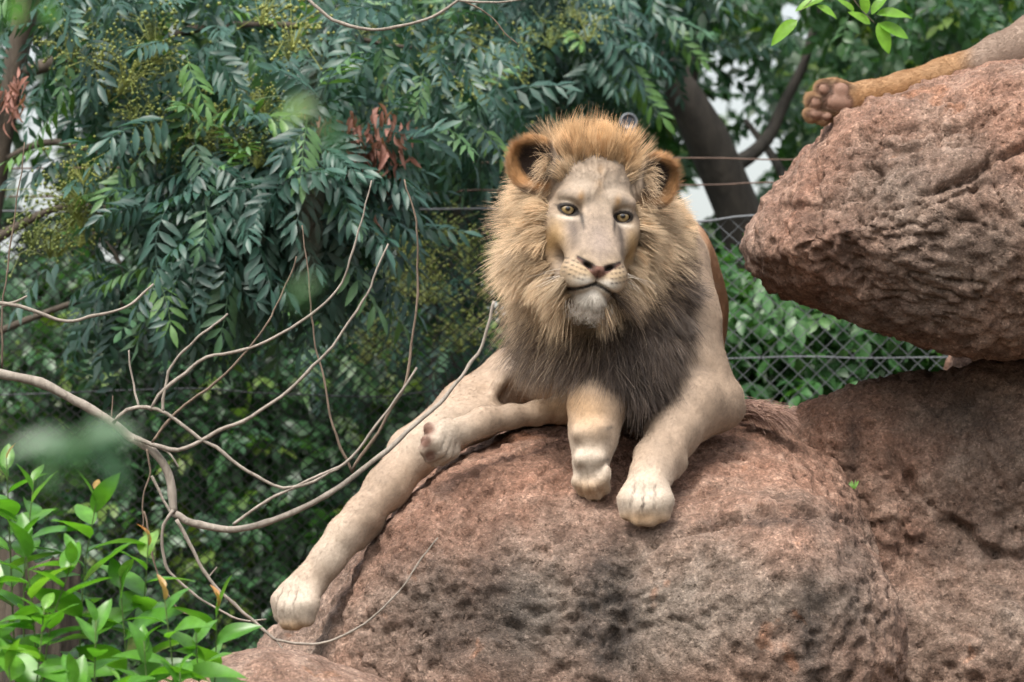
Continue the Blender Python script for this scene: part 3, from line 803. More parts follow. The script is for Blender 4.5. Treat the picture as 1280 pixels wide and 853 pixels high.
    st = (p-pn*.0008)[:, None]+L[:, None, None]*(t*d0[:, None]*(1-t*.5)+t*t*.5*d1[:, None])
    streak = vnoise(p*np.array([150, 150, 90.]), 61)+.7*vnoise(p*260, 62)
    cc = c[vi]*(.94+.12*rng.random(N)+.17*streak)[:, None]
    rad = .00027*(1-.75*np.linspace(0, 1, 4))[None]*np.ones((N, 1))
    hair_obj('fur', lion, toW(st), rad, cc, hmf)
    # ---- mane
    build_mane(lion, co, q, n, h, px, py, hmm)
    # ear tufts
    eh = []
    N = 900; sgn = np.where(rng.random(N) < .5, -1, 1)
    r0 = np.stack([sgn*(.100+.026*rng.random(N)), .045+.085*rng.random(N), -.095+.01*rng.normal(size=N)], 1)
    tip = np.stack([sgn*(.015+.045*rng.random(N)), .008+.03*rng.normal(size=N), .03+.03*rng.random(N)], 1)
    tt = np.linspace(0, 1, 6)[None, :, None]
    st = r0[:, None]+tt*tip[:, None]*.85+(tt**2)*np.array([0, -.018, 0])+.004*rng.normal(size=(N, 1, 3))*tt
    W3 = HO+st@HM.T
    cc = np.array([.62, .46, .30])*(.7+.5*rng.random(N))[:, None]
    hair_obj('ear_tuft', lion, toW(W3), .0005*(1-.8*tt[..., 0])*np.ones((N, 1)), cc, hmm)
    # ---- whiskers
    ws = []
    for s in (-1, 1):
        for k in range(11):
            r0 = np.array([s*rng.uniform(.05, .082), rng.uniform(-.175, -.135), .045]); 
            dr = np.array([s*1.0, rng.uniform(-.35, .15), .25]); L = rng.uniform(.04, .10)
            ws.append([HL(*(r0+dr*L*t_+np.array([0, -.02, -.02])*t_*t_)) for t_ in np.linspace(0, 1, 7)])
    for k in range(260):
        r0 = np.array([rng.normal()*.024, rng.uniform(-.246, -.215), .0]); r0[2] = .068-.9*abs(r0[0])**1.0*.6-1.0*max(0, -.225-r0[1]); L = rng.uniform(.015, .04)
        ws.append([HL(*(r0+np.array([rng.normal()*.2, -.9, .25])*L*t_)) for t_ in np.linspace(0, 1, 7)])
    ws = np.array(ws)
    hair_obj('whiskers', lion, toW(ws), .0004*(1-.8*np.linspace(0, 1, 7))[None]*np.ones((len(ws), 1)), np.array([.72, .64, .55])*(.6+.5*rng.random(len(ws)))[:, None], hmm)
    # ---- tail tuft
    N = 2200; a = rng.random(N)
    r0 = V(925, 508, 10.2)+a[:, None]*(V(968, 516, 10.1)-V(925, 508, 10.2))+rng.normal(0, .008, (N, 3))
    dr = unit(np.array([1.0, -.25, -.12])+rng.normal(0, .28, (N, 3))); L = .03+.04*rng.random(N)
    tt = np.linspace(0, 1, 6)[None, :, None]
    st = r0[:, None]+L[:, None, None]*(tt*dr[:, None]+tt**2*np.array([0, 0, -.3]))
    cc = mixc(np.tile(np.array([.36, .23, .175]), (N, 1)), (.16, .09, .07), (rng.random(N) < .35)*1.0)
    hair_obj('tail_tuft', lion, toW(st), .0007*(1-.7*tt[..., 0])*np.ones((N, 1)), cc, hmm)
    return lion

def build_mane(lion, co, q, n, h, px, py, hmm):
    au = np.abs(h[:, 0]); u, v, w_ = h[:, 0], h[:, 1], h[:, 2]
    # face outline: no mane inside it
    fe = ((au/np.interp(v, [-.1, -.03, .03, .07, .10, .135], [.112, .118, .108, .092, .078, .062]))**4+(np.abs(v+.045)/np.where(v > -.045, .178, .205))**4)**(1/4)
    hw_ = np.interp(v, [-.25, -.235, -.205, -.19, -.15, -.10, -.03], [.0, .036, .046, .070, .094, .108, .2]); jag = .010*vnoise(h*45, 12)+.006*vnoise(h*110, 13)
    face = (fe < 1.0+jag*5) & (w_ > -.13) & (au < hw_+jag)
    earm = (np.hypot((au-.158)/.075, (v-.098)/.078) < 1) & (w_ > -.20)
    low = np.interp(px, [600, 655, 700, 740, 800, 835, 860, 880], [350, 385, 425, 440, 492, 452, 420, 330])
    reg = (py < low) & (px < np.interp(py, [150, 260, 300, 360, 420, 470], [900, 862, 862, 858, 850, 838])) & (co[:, 1] < 10.30)
    dens = (reg & ~face & ~earm).astype(float)*(n[:, 1] < .75)
    dens *= 1.0
    N = 135000
    p, pn, vi = sample_surface(co, q, n, N, dens)
    ph = to_head(p); qx, qy = px_of(p)
    def field(pp, hh, nn):
        rad = hh[:, :3]-np.array([0, -.06, 0]); rad[:, 2] = -.03
        r = unit(rad); rw = r@HM.T
        up = sstep(.05, .16, hh[:, 1])*sstep(.16, .06, np.abs(hh[:, 0]))       # crest stands up
        chest = sstep(-.15, -.30, hh[:, 1])
        g = np.array([0, 0, -1.0])
        d0 = unit(.75*nn+.55*rw*(1-chest[:, None])+g*(.35*chest)[:, None]+up[:, None]*np.array([0, -.15, .6]))
        d1 = unit(.35*nn+.55*rw*(1-.8*chest[:, None])+g*(.62*(1-up)+.55*chest)[:, None]+up[:, None]*np.array([0, .25, .75]))
        L = .076+.026*sstep(.02, -.2, hh[:, 1])+.03*chest
        L *= 1-.12*up
        L *= 1-.25*sstep(.05, .2, hh[:, 0])
        # short where the mane meets the face
        fe = np.sqrt((hh[:, 0]/.112)**2+((hh[:, 1]+.045)/.19)**2); near = sstep(1.5, 1.0, fe)*(hh[:, 2] > -.16)
        L *= 1-.38*near
        return d0, d1, L
    d0, d1, L = field(p, ph, pn)
    fade = sstep(0, 34, np.interp(qy, [150, 260, 300, 360, 420, 470], [900, 862, 866, 868, 860, 838])-qx)   # shorter towards the shoulder
    L *= .35+.65*fade
    # clumps
    NC = 3000
    gi = rng.choice(N, NC, replace=False)
    near = np.zeros(N, int)
    for s0 in range(0, N, 4000):
        dd = ((p[s0:s0+4000, None]-p[gi][None])**2).sum(-1); near[s0:s0+4000] = dd.argmin(1)
    cj = rng.normal(0, .22, (NC, 3)); cl = 1+.26*rng.normal(size=NC)
    cb = rng.normal(0, .5, (NC, 3))
    nt = 9; tt = np.linspace(0, 1, nt)[None, :, None]
    def grow(p, d0, d1, L, j, b):
        d0 = unit(d0+j); d1 = unit(d1+j*1.1)
        wave = b[:, None]*np.sin(tt*3.0)*.10
        return p[:, None]+L[:, None, None]*(tt*(1-.5*tt)*d0[:, None]+.5*tt*tt*d1[:, None]*1.5+wave*tt)
    sj = cj[near]+rng.normal(0, .22, (N, 3))
    Ls = L*np.clip(cl[near], .55, 1.6)*(.55+.45*rng.random(N)+.30*(rng.random(N) < .10)*rng.random(N))
    st = grow(p-pn*.004, d0, d1, Ls, sj, cb[near]+rng.normal(0, .25, (N, 3)))
    gst = grow(p[gi], d0[gi], d1[gi], L[gi]*np.clip(cl, .6, 1.5), cj, cb)
    cw = (.10+.36*rng.random(N))[:, None, None]*tt**1.3
    st = st*(1-cw)+(gst[near]+(st[:, :1]-gst[near][:, :1])*.35)*cw
    # colour of the hair by where it grows
    mid = st[:, 4]; mx, my = px_of(mid); mx = mx+rng.normal(0, 9, N)+10*cj[near, 0]*3; my = my+rng.normal(0, 9, N)+12*cj[near, 2]*3
    yb = np.interp(mx, [600, 640, 690, 740, 780, 820, 850, 900], [392, 400, 428, 424, 388, 365, 335, 310])
    dk = sstep(-38, 45, my-yb)
    hh = to_head(mid); crest = sstep(.09, .16, hh[:, 1])*sstep(.16, .05, np.abs(hh[:, 0]))
    blond = np.array([.60, .46, .31]); gold = np.array([.44, .285, .14]); dark = np.array([.040, .030, .026]); brown = np.array([.135, .092, .065])
    cc = np.tile(blond, (N, 1))*(.75+.45*rng.random(N))[:, None]
    ring = .5+.5*vnoise(p*14, 55)
    cc = mixc(cc, gold, np.clip(.50*ring+.2*rng.random(N)-.18, 0, 1)); cc = mixc(cc, (.50, .29, .125), .7*crest)
    cc = mixc(cc, brown, sstep(0, .55, dk)*.9); cc = mixc(cc, dark, sstep(.35, 1, dk)*(.6+.4*rng.random(N)))
    pale = (rng.random(N) < .06)*(dk > .4); cc = mixc(cc, (.24, .185, .145), pale*.8)
    cc = cc*(1+.22*rng.normal(size=NC)[near])[:, None].clip(.45, 1.5)
    c3 = cc[:, None]*(np.array([.62, .75, .85, .95, 1, 1.03, 1.05, 1.08, 1.1])[None, :, None])
    rad = (.00048+.0002*rng.random(N))[:, None]*(1-.82*tt[..., 0]**1.5)
    hair_obj('mane', lion, toW(st), rad, c3, hmm)
NOFUR = False
# ---------------------------------------------------------------- second lion (only its outstretched hind leg reaches into view)
def build_lion2():
    f = Field(axis_pts(.66, 2.3, .66, 1.36, .016, .0045), axis_pts(9.9, 10.9, 9.9, 10.5, .016, .005), axis_pts(.48, 1.2, .5, .84, .016, .0045))
    s = 10.3/5000
    chain = [(1052, 127, 10.27, 21), (1085, 121, 10.29, 18), (1130, 110, 10.32, 18.5), (1180, 96, 10.36, 21.5), (1205, 88, 10.38, 20), (1250, 70, 10.42, 26), (1300, 52, 10.48, 36), (1370, 30, 10.55, 58)]
    p = [V(a, b, d) for a, b, d, r in chain]; rr = [r*s for *_, r in chain]
    for i in range(len(p)-1): f.cone(p[i], p[i+1], rr[i], rr[i+1], .02)
    f.ell(V(1400, 30, 10.6), (.16, .16, .17), None, .06); f.cone(V(1420, 20, 10.62), V(1620, 20, 10.65), .18, .2, .08)
    f.cone(V(1500, 60, 10.4), V(1400, 80, 10.2), .07, .05, .04)
    f.ell(V(1042, 125, 10.27), (24*s, .028, 27*s), None, .02)
    toes = [(1031, 111, 10), (1020, 126, 10.5), (1017, 142, 10), (1030, 146, 9)]
    for (a, b, r) in toes: f.ell(V(a, b, 10.265), (r*1.15*s, .024, r*1.1*s), None, .006)
    pads = [(1030, 112, 6.5, 7), (1020, 129, 6.5, 7), (1020, 143, 8, 6), (1034, 146, 6, 5)]
    for (a, b, r1, r2) in pads: f.ell(V(a, b, 10.243), (r1*s, .010, r2*s), None, .003)
    for (a, b, r1, r2) in [(1052, 113, 9, 9), (1043, 128, 9, 9), (1056, 129, 10, 9)]: f.ell(V(a, b, 10.238), (r1*s, .013, r2*s), None, .008)
    f.cone(V(1198, 83, 10.36), V(1190, 82, 10.36), .03, .02, .02)
    co, q = f.mesh(); co = smooth_mesh(co, q, 1, .4); n = vnormals(co, q); px, py = px_of(co)
    nz = fbm(co*10, 3, 9)*.5
    c = np.tile(np.array([.40, .25, .135]), (len(co), 1))*(1+.15*nz[:, None])
    c = mixc(c, (.36, .185, .075), np.clip(.7*blob(px, py, 1120, 122, 60, 14)+.6*blob(px, py, 1180, 106, 50, 12)+.4*blob(px, py, 1260, 92, 40, 12), 0, 1))
    c = mixc(c, (.30, .235, .195), .85*sstep(1195, 1225, px)*sstep(95, 80, py)); c = mixc(c, (.50, .40, .30), .7*sstep(-.1, .4, nz)*blob(px, py, 1150, 90, 90, 12))
    c = mixc(c, (.035, .022, .018), .95*np.clip(1.2*blob(px, py, 1038, 122, 14, 24)+.6*blob(px, py, 1063, 108, 10, 7), 0, 1)*(co[:, 1] < 10.262))
    for (a, b, r1, r2) in pads+[(1052, 113, 9, 9), (1043, 128, 9, 9), (1056, 129, 10, 9)]:
        c = mixc(c, (.20, .115, .082), np.clip(2.2*np.exp(-((px-a)/r1)**4-((py-b)/r2)**4), 0, 1)*(co[:, 1] < 10.252))
    base = toW(V(1300, 95, 10.5))
    lion = thing('lion', 'another lion atop the overhanging boulder, only its outstretched leg and paw pads showing', 'lion', base)
    m = bpy.data.materials['lion_skin']
    part('body', np_mesh('body', toW(co), q, attrs={'col': c}, mat=m), lion)
    dens = (n[:, 1] < .5)*(px < 1300)*1.0
    for (a, b, r1, r2) in pads+[(1052, 113, 9, 9), (1043, 128, 9, 9), (1056, 129, 10, 9)]: dens[(np.hypot((px-a)/r1, (py-b)/r2) < 1.05) & (co[:, 1] < 10.255)] = 0
    N = 60000; pp, pn, vi = sample_surface(co, q, n, N, dens)
    fl = unit(limb_flow(pp, [(p[::-1], rr[::-1])])); fl = unit(fl-pn*(fl*pn).sum(1, keepdims=True))
    tuft = blob(*px_of(pp), 1022, 128, 18, 28)
    L = (.009+.012*tuft)*(.6+.7*rng.random(N)); jit = rng.normal(0, .2, (N, 3)); t = np.linspace(0, 1, 4)[None, :, None]
    d0 = unit(fl+pn*(.35+.3*rng.random(N))[:, None]+jit); d1 = unit(fl+jit)
    st = (pp-pn*.001)[:, None]+L[:, None, None]*(t*d0[:, None]*(1-t*.5)+t*t*.5*d1[:, None])
    hair_obj('fur', lion, toW(st), .00035*(1-.75*np.linspace(0, 1, 4))[None]*np.ones((N, 1)), c[vi]*(.85+.3*rng.random(N))[:, None], bpy.data.materials['fur'])

# ---------------------------------------------------------------- leaves
def leaf_mat(name, c1, c2, c3, rough=.4, trans=.3, spec=.5, veins=False):
    m, n, l, b = mat(name)
    a = n.new('ShaderNodeAttribute'); a.attribute_name = 'rnd'
    oi = n.new('ShaderNodeObjectInfo')
    r = mathn(n, l, 'FRACT', mathn(n, l, 'ADD', a.outputs['Fac'], oi.outputs['Random']))
    c = ramp(n, l, r, [(0, c1), (.55, c2), (.85, c2), (1, c3)])
    tc = n.new('ShaderNodeTexCoord').outputs['Object']
    c = mixrgb(n, l, c, ramp(n, l, noise_node(n, l, tc, 25, 3, .6), [(.3, (.75,)*3), (.7, (1.25,)*3)]), 1.0, 'MULTIPLY')
    l.new(c, b.inputs['Base Color']); b.inputs['Roughness'].default_value = rough; b.inputs['Specular IOR Level'].default_value = spec
    tr = n.new('ShaderNodeBsdfTranslucent'); l.new(mixrgb(n, l, c, (1.6, 1.7, .6), 1.0, 'MULTIPLY'), tr.inputs['Color'])
    mx = n.new('ShaderNodeMixShader'); mx.inputs[0].default_value = trans
    l.new(b.outputs[0], mx.inputs[1]); l.new(tr.outputs[0], mx.inputs[2]); l.new(mx.outputs[0], n['Material Output'].inputs[0])
    return m
def leaflet(L, W, hi=True, fold=.25, bend=.25, shape=(.0, .62, 1.0, .72, .0)):
    'blade along +x, up +z; triangles'
    if hi:
        ts = [.0, .22, .45, .75, 1.0]
        v = []; 
        for t, s in zip(ts, shape):
            z = -bend*L*t*t
            v += [(t*L, -W/2*s, z+fold*W/2*s), (t*L, 0, z), (t*L, W/2*s, z+fold*W/2*s)]
        f = []
        for i in range(4):
            for j in range(2):
                a, b_, c, d = i*3+j, i*3+j+1, i*3+j+4, i*3+j+3
                if i == 0: f.append((1, d, c) if True else 0)
                elif i == 3: f.append((a, 13, b_))
                else: f += [(a, d, c), (a, c, b_)]
        return np.array(v), np.array(f)
    v = np.array([(0, 0, 0), (.42*L, -W/2, fold*W/2-.06*L), (.42*L, 0, -.06*L*bend*4), (.42*L, W/2, fold*W/2-.06*L), (L, 0, -bend*L)])
    return v, np.array([(0, 1, 2), (0, 2, 3), (1, 4, 2), (2, 4, 3)])
def rotz(a): c, s = math.cos(a), math.sin(a); return np.array([[c, -s, 0], [s, c, 0], [0, 0, 1.]])
def roty(a): c, s = math.cos(a), math.sin(a); return np.array([[c, 0, s], [0, 1, 0], [-s, 0, c]])
def rotx(a): c, s = math.cos(a), math.sin(a); return np.array([[1, 0, 0], [0, c, -s], [0, s, c]])
def compound_leaf(pairs=5, L=.26, ll=.085, lw=.024, hi=True, seed=0):
    r = np.random.default_rng(seed); geo = []; rn = []
    path = np.array([(t*L, .012*math.sin(3*t+seed), -.30*L*t*t) for t in np.linspace(0, 1, 7)])
    tb = tube(path, np.linspace(.0016, .0008, 7), 3); q = tb[1]
    geo.append((tb[0], np.vstack([q[:, [0, 1, 2]], q[:, [0, 2, 3]]])))
    def at(t): return np.array([np.interp(t, np.linspace(0, 1, 7), path[:, k]) for k in range(3)])
    for i in range(pairs):
        t = .22+.72*i/(pairs-1)
        for s in (-1, 1):
            sc = (.8+.35*math.sin(math.pi*(.2+.7*t)))*r.uniform(.9, 1.1)
            v, f = leaflet(ll*sc, lw*sc, hi, fold=r.uniform(.15, .45), bend=r.uniform(.1, .4))
            v = v@rotx(s*r.uniform(-.1, .35)).T@roty(r.uniform(.05, .45)+.35*t).T@rotz(s*r.uniform(.75, 1.15)).T + at(t)
            geo.append((v, f))
    v, f = leaflet(ll*1.05, lw*1.05, hi); geo.append((v@roty(.45).T+at(1.0), f))
    return join(geo)
def sprig(k=6, L=.09, W=.05, hi=True, seed=0, spread=.16):
    r = np.random.default_rng(seed+50); geo = []
    path = np.array([(t*spread, 0, -.12*spread*t*t) for t in np.linspace(0, 1, 4)]); tb = tube(path, np.linspace(.002, .001, 4), 3); q = tb[1]
    geo.append((tb[0], np.vstack([q[:, [0, 1, 2]], q[:, [0, 2, 3]]])))
    for i in range(k):
        t = (i+1)/k; sc = r.uniform(.75, 1.15)
        v, f = leaflet(L*sc, W*sc, hi, fold=r.uniform(.1, .4), bend=r.uniform(.1, .35), shape=(0, .75, 1, .7, 0))
        a = (1 if i % 2 else -1)*r.uniform(.5, 1.2) if i < k-1 else 0
        v = v@rotx(r.uniform(-.5, .5)).T@roty(r.uniform(-.1, .55)).T@rotz(a).T+np.array([t*spread, 0, -.12*spread*t*t])
        geo.append((v, f))
    return join(geo)
HOLES = [(20, 54, 24, 20), (30, 103, 20, 12), (62, 165, 32, 18), (22, 187, 24, 14), (30, 217, 20, 14), (52, 246, 22, 20), (7, 300, 18, 20), (133, 302, 18, 24), (110, 358, 14, 12), (880, 134, 14, 30), (927, 85, 16, 16), (952, 130, 12, 10), (934, 155, 12, 12), (845, 163, 14, 10), (927, 190, 22, 14), (963, 186, 16, 16), (938, 224, 26, 16), (868, 245, 26, 30), (878, 268, 16, 12), (933, 245, 10, 14), (990, 9, 22, 12), (622, 378, 14, 18), (600, 395, 10, 10), (1030, 20, 8, 8), (790, 145, 6, 5), (935, 455, 8, 8), (700, 15, 8, 6), (535, 42, 6, 8)]
def hole(px, py, grow=1.0):
    h = np.zeros(np.shape(px))
    for (x, y, a, b) in HOLES: h = np.maximum(h, np.exp(-(((px-x)/(a*grow*1.15))**2+((py-y)/(b*grow*1.15))**2)**1.5))
    return h
def orient(d, up):
    x = unit(d); z = unit(up-x*(up*x).sum(-1, keepdims=True)); y = np.cross(z, x)
    return np.stack([x, y, z], -1)
def scatter(boxes, N, seed, clump=.28, droop=.45, clumps=60, holes=True, face=.35, hgrow=1.0, size=1.0):
    'positions in world, rotation matrices; boxes: (x0, x1, y0, y1 in photo px, d0, d1, weight)'
    r = np.random.default_rng(seed); ws = np.array([b[6] for b in boxes], float); ws /= ws.sum()
    C = []
    for _ in range(clumps):
        b = boxes[r.choice(len(boxes), p=ws)]; C.append(V(r.uniform(b[0], b[1]), r.uniform(b[2], b[3]), r.uniform(b[4], b[5])))
    C = np.array(C); ci = r.integers(0, clumps, N)
    off = r.normal(0, 1, (N, 3)); off = unit(off)*(r.random((N, 1))**.5)*clump*np.array([1.25, 1, .8])
    p = C[ci]+off
    px, py = px_of(p+0.0)
    keep = np.ones(N, bool)
    d = unit(unit(off)*.8+r.normal(0, .45, (N, 3))+np.array([0, -.25, -droop])); up = unit(np.array([0, -face, 1.0])+r.normal(0, .35, (N, 3)))
    if holes:
        for tt in (.0, .12, .26):
            px, py = px_of(p+d*tt*size); keep &= r.random(N) > 1.15*hole(px, py, hgrow)
    p, off, d, up = p[keep], off[keep], d[keep], up[keep]; n = len(p)
    T = np.array([[1, 0, 0], [0, CP, -SP], [0, SP, CP]])
    Mx = T@orient(d, up)
    return toW(p), Mx, r.uniform(.75, 1.2, n), r
def bake(protos, pos, Mx, sc, r, holes=True):
    pick = r.integers(0, len(protos), len(pos)); cs, fs, rn, b = [], [], [], 0
    for k, (v, f) in enumerate(protos):
        i = np.where(pick == k)[0]
        if len(i) == 0: continue
        co = np.einsum('nij,vj->nvi', Mx[i], v)*sc[i][:, None, None]+pos[i][:, None]
        ff = f[None]+(np.arange(len(i))*len(v))[:, None, None]+b
        cs.append(co.reshape(-1, 3)); fs.append(ff.reshape(-1, 3)); rn.append(np.repeat(r.random(len(i)), len(v))); b += len(i)*len(v)
    return np.vstack(cs), np.vstack(fs), np.concatenate(rn)
def leaf_objs(name, meshes, parent, pos, Mx, sc, r, k):
    base = world_loc(parent)
    for i in range(k):
        o = link(name, meshes[r.integers(0, len(meshes))], parent)
        m = Matrix((Mx[i]*sc[i]).tolist()).to_4x4(); m.translation = Vector(pos[i])-base; o.matrix_local = m
def plant(name, label, cat, base, protos, protos_lo, lmat, boxes, n_obj, n_stuff, seed, trunk=None, limbs=(), bark=None, group=None, leafname='leaf', **kw):
    t = thing(name, label, cat, base, group)
    hi = [np_mesh(leafname, v, f, attrs={'rnd': np.zeros(len(v))}, mat=lmat) for v, f in protos]
    pos, Mx, sc, r = scatter(boxes, n_obj+n_stuff, seed, **kw)
    d = toVw(pos)[:, 1]; px, py = px_of(toVw(pos)); vis = (px > -30) & (px < 1310) & (py > -30) & (py < 880)
    order = np.argsort(d+100*(~vis)); k = min(n_obj, int(vis.sum()))
    leaf_objs(leafname, hi, t, pos[order], Mx[order], sc[order], r, k)
    o = order[k:]
    if len(o):
        co, f, rn = bake(protos_lo, pos[o], Mx[o], sc[o], r)
        part('foliage', np_mesh('foliage', co, f, attrs={'rnd': rn}, mat=lmat), t, kind='stuff')
    if trunk is not None:
        pts = np.array([P(a, b, dd) for a, b, dd, rr in trunk]); rr = np.array([x[3] for x in trunk])
        sp = spline(np.column_stack([pts, rr]), 40); rad = sp[:, 3]*(1+.10*vnoise(sp[:, :3]*6, seed))
        tb = tube(sp[:, :3], rad, 14)
        co = tb[0]; co = co+.010*np.clip(rad.mean()/.09, .2, 1.2)*fbm(co*np.array([26, 26, 7.]), 3, seed)[:, None]*unit(co-np.vstack([np.repeat(sp[:, :3], 14, 0), sp[:1, :3], sp[-1:, :3]])+1e-6)
        part('trunk', np_mesh('trunk', co, np.vstack([tb[1], tb[2]]), mat=bark), t)
    for lb in limbs:
        pts = np.array([np.append(P(a, b, dd), rr) for a, b, dd, rr in lb]); sp = spline(pts, 18); sp[:, :3] += .012*np.stack([vnoise(sp[:, :3]*5, s_) for s_ in (1, 2, 3)], -1)
        tb = tube(sp[:, :3], sp[:, 3], 7); part('limb', np_mesh('limb', tb[0], np.vstack([tb[1], tb[2]]), mat=bark), t)
    return t

def bark_mat(name, c1, c2, sc=18):
    m, n, l, b = mat(name); tc = n.new('ShaderNodeTexCoord').outputs['Object']
    mp = n.new('ShaderNodeMapping'); mp.inputs['Scale'].default_value = (1, 1, .25); l.new(tc, mp.inputs[0])
    nn = noise_node(n, l, mp.outputs[0], sc, 7, .7, .5)
    l.new(ramp(n, l, nn, [(.3, c1), (.7, c2)]), b.inputs['Base Color']); b.inputs['Roughness'].default_value = .9
    bump(n, l, b, nn, .8, .01); return m

def build_trees():
    teal = leaf_mat('leaf_teal', (.018, .055, .044), (.036, .095, .070), (.10, .21, .05), .44, .22, .5)
    mid = leaf_mat('leaf_mid', (.020, .060, .030), (.038, .105, .040), (.16, .24, .04), .40, .36, .5)
    far = leaf_mat('leaf_far', (.014, .045, .022), (.028, .075, .028), (.10, .17, .03), .45, .36, .4)
    bark = bark_mat('bark_dark', (.010, .009, .008), (.050, .043, .036)); bark2 = bark_mat('bark_limb', (.03, .024, .017), (.10, .08, .06), 30)
    hiC = [compound_leaf(5+s % 3, .19+.02*(s % 3), .062+.006*(s % 2), .0185, True, s) for s in range(7)]; loC = [compound_leaf(5, .19, .066, .021, False, s+9) for s in range(4)]
    hiS = [sprig(6+s % 2, .066+.008*(s % 3), .034+.004*(s % 2), True, s, .13) for s in range(5)]; loS = [sprig(7, .074, .042, False, s+5, .14) for s in range(5)]
    t1 = plant('pinnate_tree', 'leafy tree with feathery blue-green compound leaves in front of the fence, behind the bare branch', 'tree', P(-40, 1900, 12.9)*np.array([1, 1, 0]), hiC, loC, teal,
          [(140, 430, 150, 330, 11.9, 12.6, 3), (60, 640, -60, 110, 12.0, 13.0, 3), (330, 620, 90, 240, 12.4, 13.2, 1.2), (-80, 140, -60, 280, 12.6, 13.3, .35), (170, 330, 330, 400, 12.4, 12.9, .25)], 300, 820, 11, clumps=46, clump=.17,
          trunk=[(-60, 1905, 12.95, .065), (-45, 900, 12.95, .05), (-22, 420, 12.95, .042), (2, 180, 12.95, .034), (40, -20, 12.9, .04), (100, -260, 12.8, .03)],
          limbs=[[(6, 200, 12.95, .014), (70, 178, 12.8, .011), (200, 220, 12.6, .009), (330, 270, 12.4, .006)], [(-5, 415, 12.95, .013), (80, 382, 12.85, .010), (150, 362, 12.8, .008), (200, 342, 12.75, .004)], [(20, 90, 12.95, .025), (160, 60, 12.8, .018), (330, 30, 12.7, .012), (520, 60, 12.7, .006)], [(-10, 300, 12.95, .02), (60, 265, 12.9, .012), (140, 262, 12.85, .008)], [(100, 280, 12.85, .008), (150, 330, 12.85, .007), (155, 420, 12.85, .005)]], bark=bark2)
    t2 = plant('pinnate_tree', 'tree with compound leaves and yellow-green berry clusters behind the fence wires', 'tree', P(560, 1700, 14.8)*np.array([1, 1, 0]), hiC, loC, teal,
          [(380, 700, -60, 200, 13.8, 15, 3), (680, 850, -60, 100, 13.8, 15, .8), (380, 690, 180, 420, 13.7, 15, 1.6)], 300, 850, 12, clumps=60, clump=.18,
          trunk=[(560, 1750, 14.9, .09), (550, 700, 14.9, .075), (570, 350, 14.9, .06), (600, 60, 14.8, .045), (640, -200, 14.7, .03)],
          limbs=[[(565, 400, 14.9, .03), (480, 300, 14.6, .02), (420, 220, 14.4, .01)], [(580, 250, 14.9, .03), (680, 150, 14.6, .02), (760, 90, 14.4, .01)]], bark=bark2)
    plant('broadleaf_tree', 'tree with a dark leaning trunk and sky gleaming through its crown beside the overhanging boulder', 'tree', P(1010, 1650, 16.2)*np.array([1, 1, 0]), hiS, loS, mid,
          [(860, 1330, -80, 30, 14.8, 17.5, 1.5), (860, 1040, 20, 310, 16.6, 18, 1.0), (740, 830, 90, 190, 16.4, 17.5, .6), (980, 1330, 0, 170, 16, 18, 1.6), (680, 800, -60, 40, 16, 17, .5)], 300, 1900, 13, clumps=90, clump=.26, hgrow=.95,
          trunk=[(1010, 1690, 16.2, .16), (985, 700, 16.2, .125), (960, 400, 16.1, .11), (925, 275, 16.0, .095), (885, 175, 15.9, .088), (835, 95, 15.8, .08), (770, 25, 15.7, .066), (680, -80, 15.6, .05), (560, -260, 15.5, .03)],
          limbs=[[(905, 215, 16, .04), (960, 170, 16.3, .028), (1010, 60, 16.5, .02), (1040, -60, 16.6, .012)], [(930, 290, 16, .035), (985, 250, 16.2, .026), (960, 190, 16.6, .018), (930, 150, 16.8, .012)], [(860, 130, 15.9, .035), (870, 60, 15.8, .022), (900, -60, 15.7, .014)]], bark=bark)
    plant('broadleaf_tree', 'tree with a straight dark trunk rising behind the lion leg on the overhanging boulder', 'tree', P(1240, 1600, 18)*np.array([1, 1, 0]), hiS, loS, far,
          [(1000, 1420, -120, 180, 18.2, 20, 1)], 120, 1300, 14, clumps=50, clump=.4, hgrow=1.0,
          trunk=[(1262, 1610, 18, .13), (1250, 700, 18, .11), (1240, 100, 18, .085), (1226, 0, 18, .075), (1205, -200, 18, .06)], bark=bark)
    und = 'undergrowth shrubs behind the fence'
    plant('shrub', 'dark leafy shrub behind the fence in the shade below the compound-leaved tree', 'shrub', P(120, 1550, 15)*np.array([1, 1, 0]), hiS, loS, mid, [(-80, 350, 440, 920, 15.0, 16.4, 1), (60, 330, 330, 480, 15.2, 16.4, .5)], 260, 1300, 21, clumps=60, clump=.28)
    plant('shrub', 'leafy shrub behind the fence beyond the stretched hind leg', 'shrub', P(500, 1550, 15)*np.array([1, 1, 0]), hiS, loS, mid, [(300, 740, 420, 920, 14.8, 16.4, 1)], 260, 1200, 22, clumps=55, clump=.28)
    plant('shrub', 'light green shrub behind the fence between the lion and the overhanging boulder', 'shrub', P(1020, 1600, 14.2)*np.array([1, 1, 0]), hiS, loS, leaf_mat('leaf_light', (.03, .09, .03), (.05, .14, .04), (.12, .26, .06), .4, .35), [(870, 980, 345, 600, 13.7, 14.6, 1), (940, 1200, 340, 520, 13.7, 14.8, 1.2)], 260, 900, 23, clumps=44, clump=.18)
    # woodland beyond: one mass
    boxes = [(-200, 1480, -160, 950, 20, 27, 1), (-200, 760, -160, 700, 17, 22, .9), (700, 1480, 300, 950, 17, 22, .4), (-750, -200, -160, 950, 19, 26, .3), (1480, 2030, -160, 950, 19, 26, .3)]
    pos, Mx, sc, r = scatter(boxes, 21000, 31, clump=.7, clumps=760, hgrow=1.05, size=1.25)
    co, f, rn = bake([(v*1.0, f) for v, f in loS], pos, Mx, sc*1.5, r)
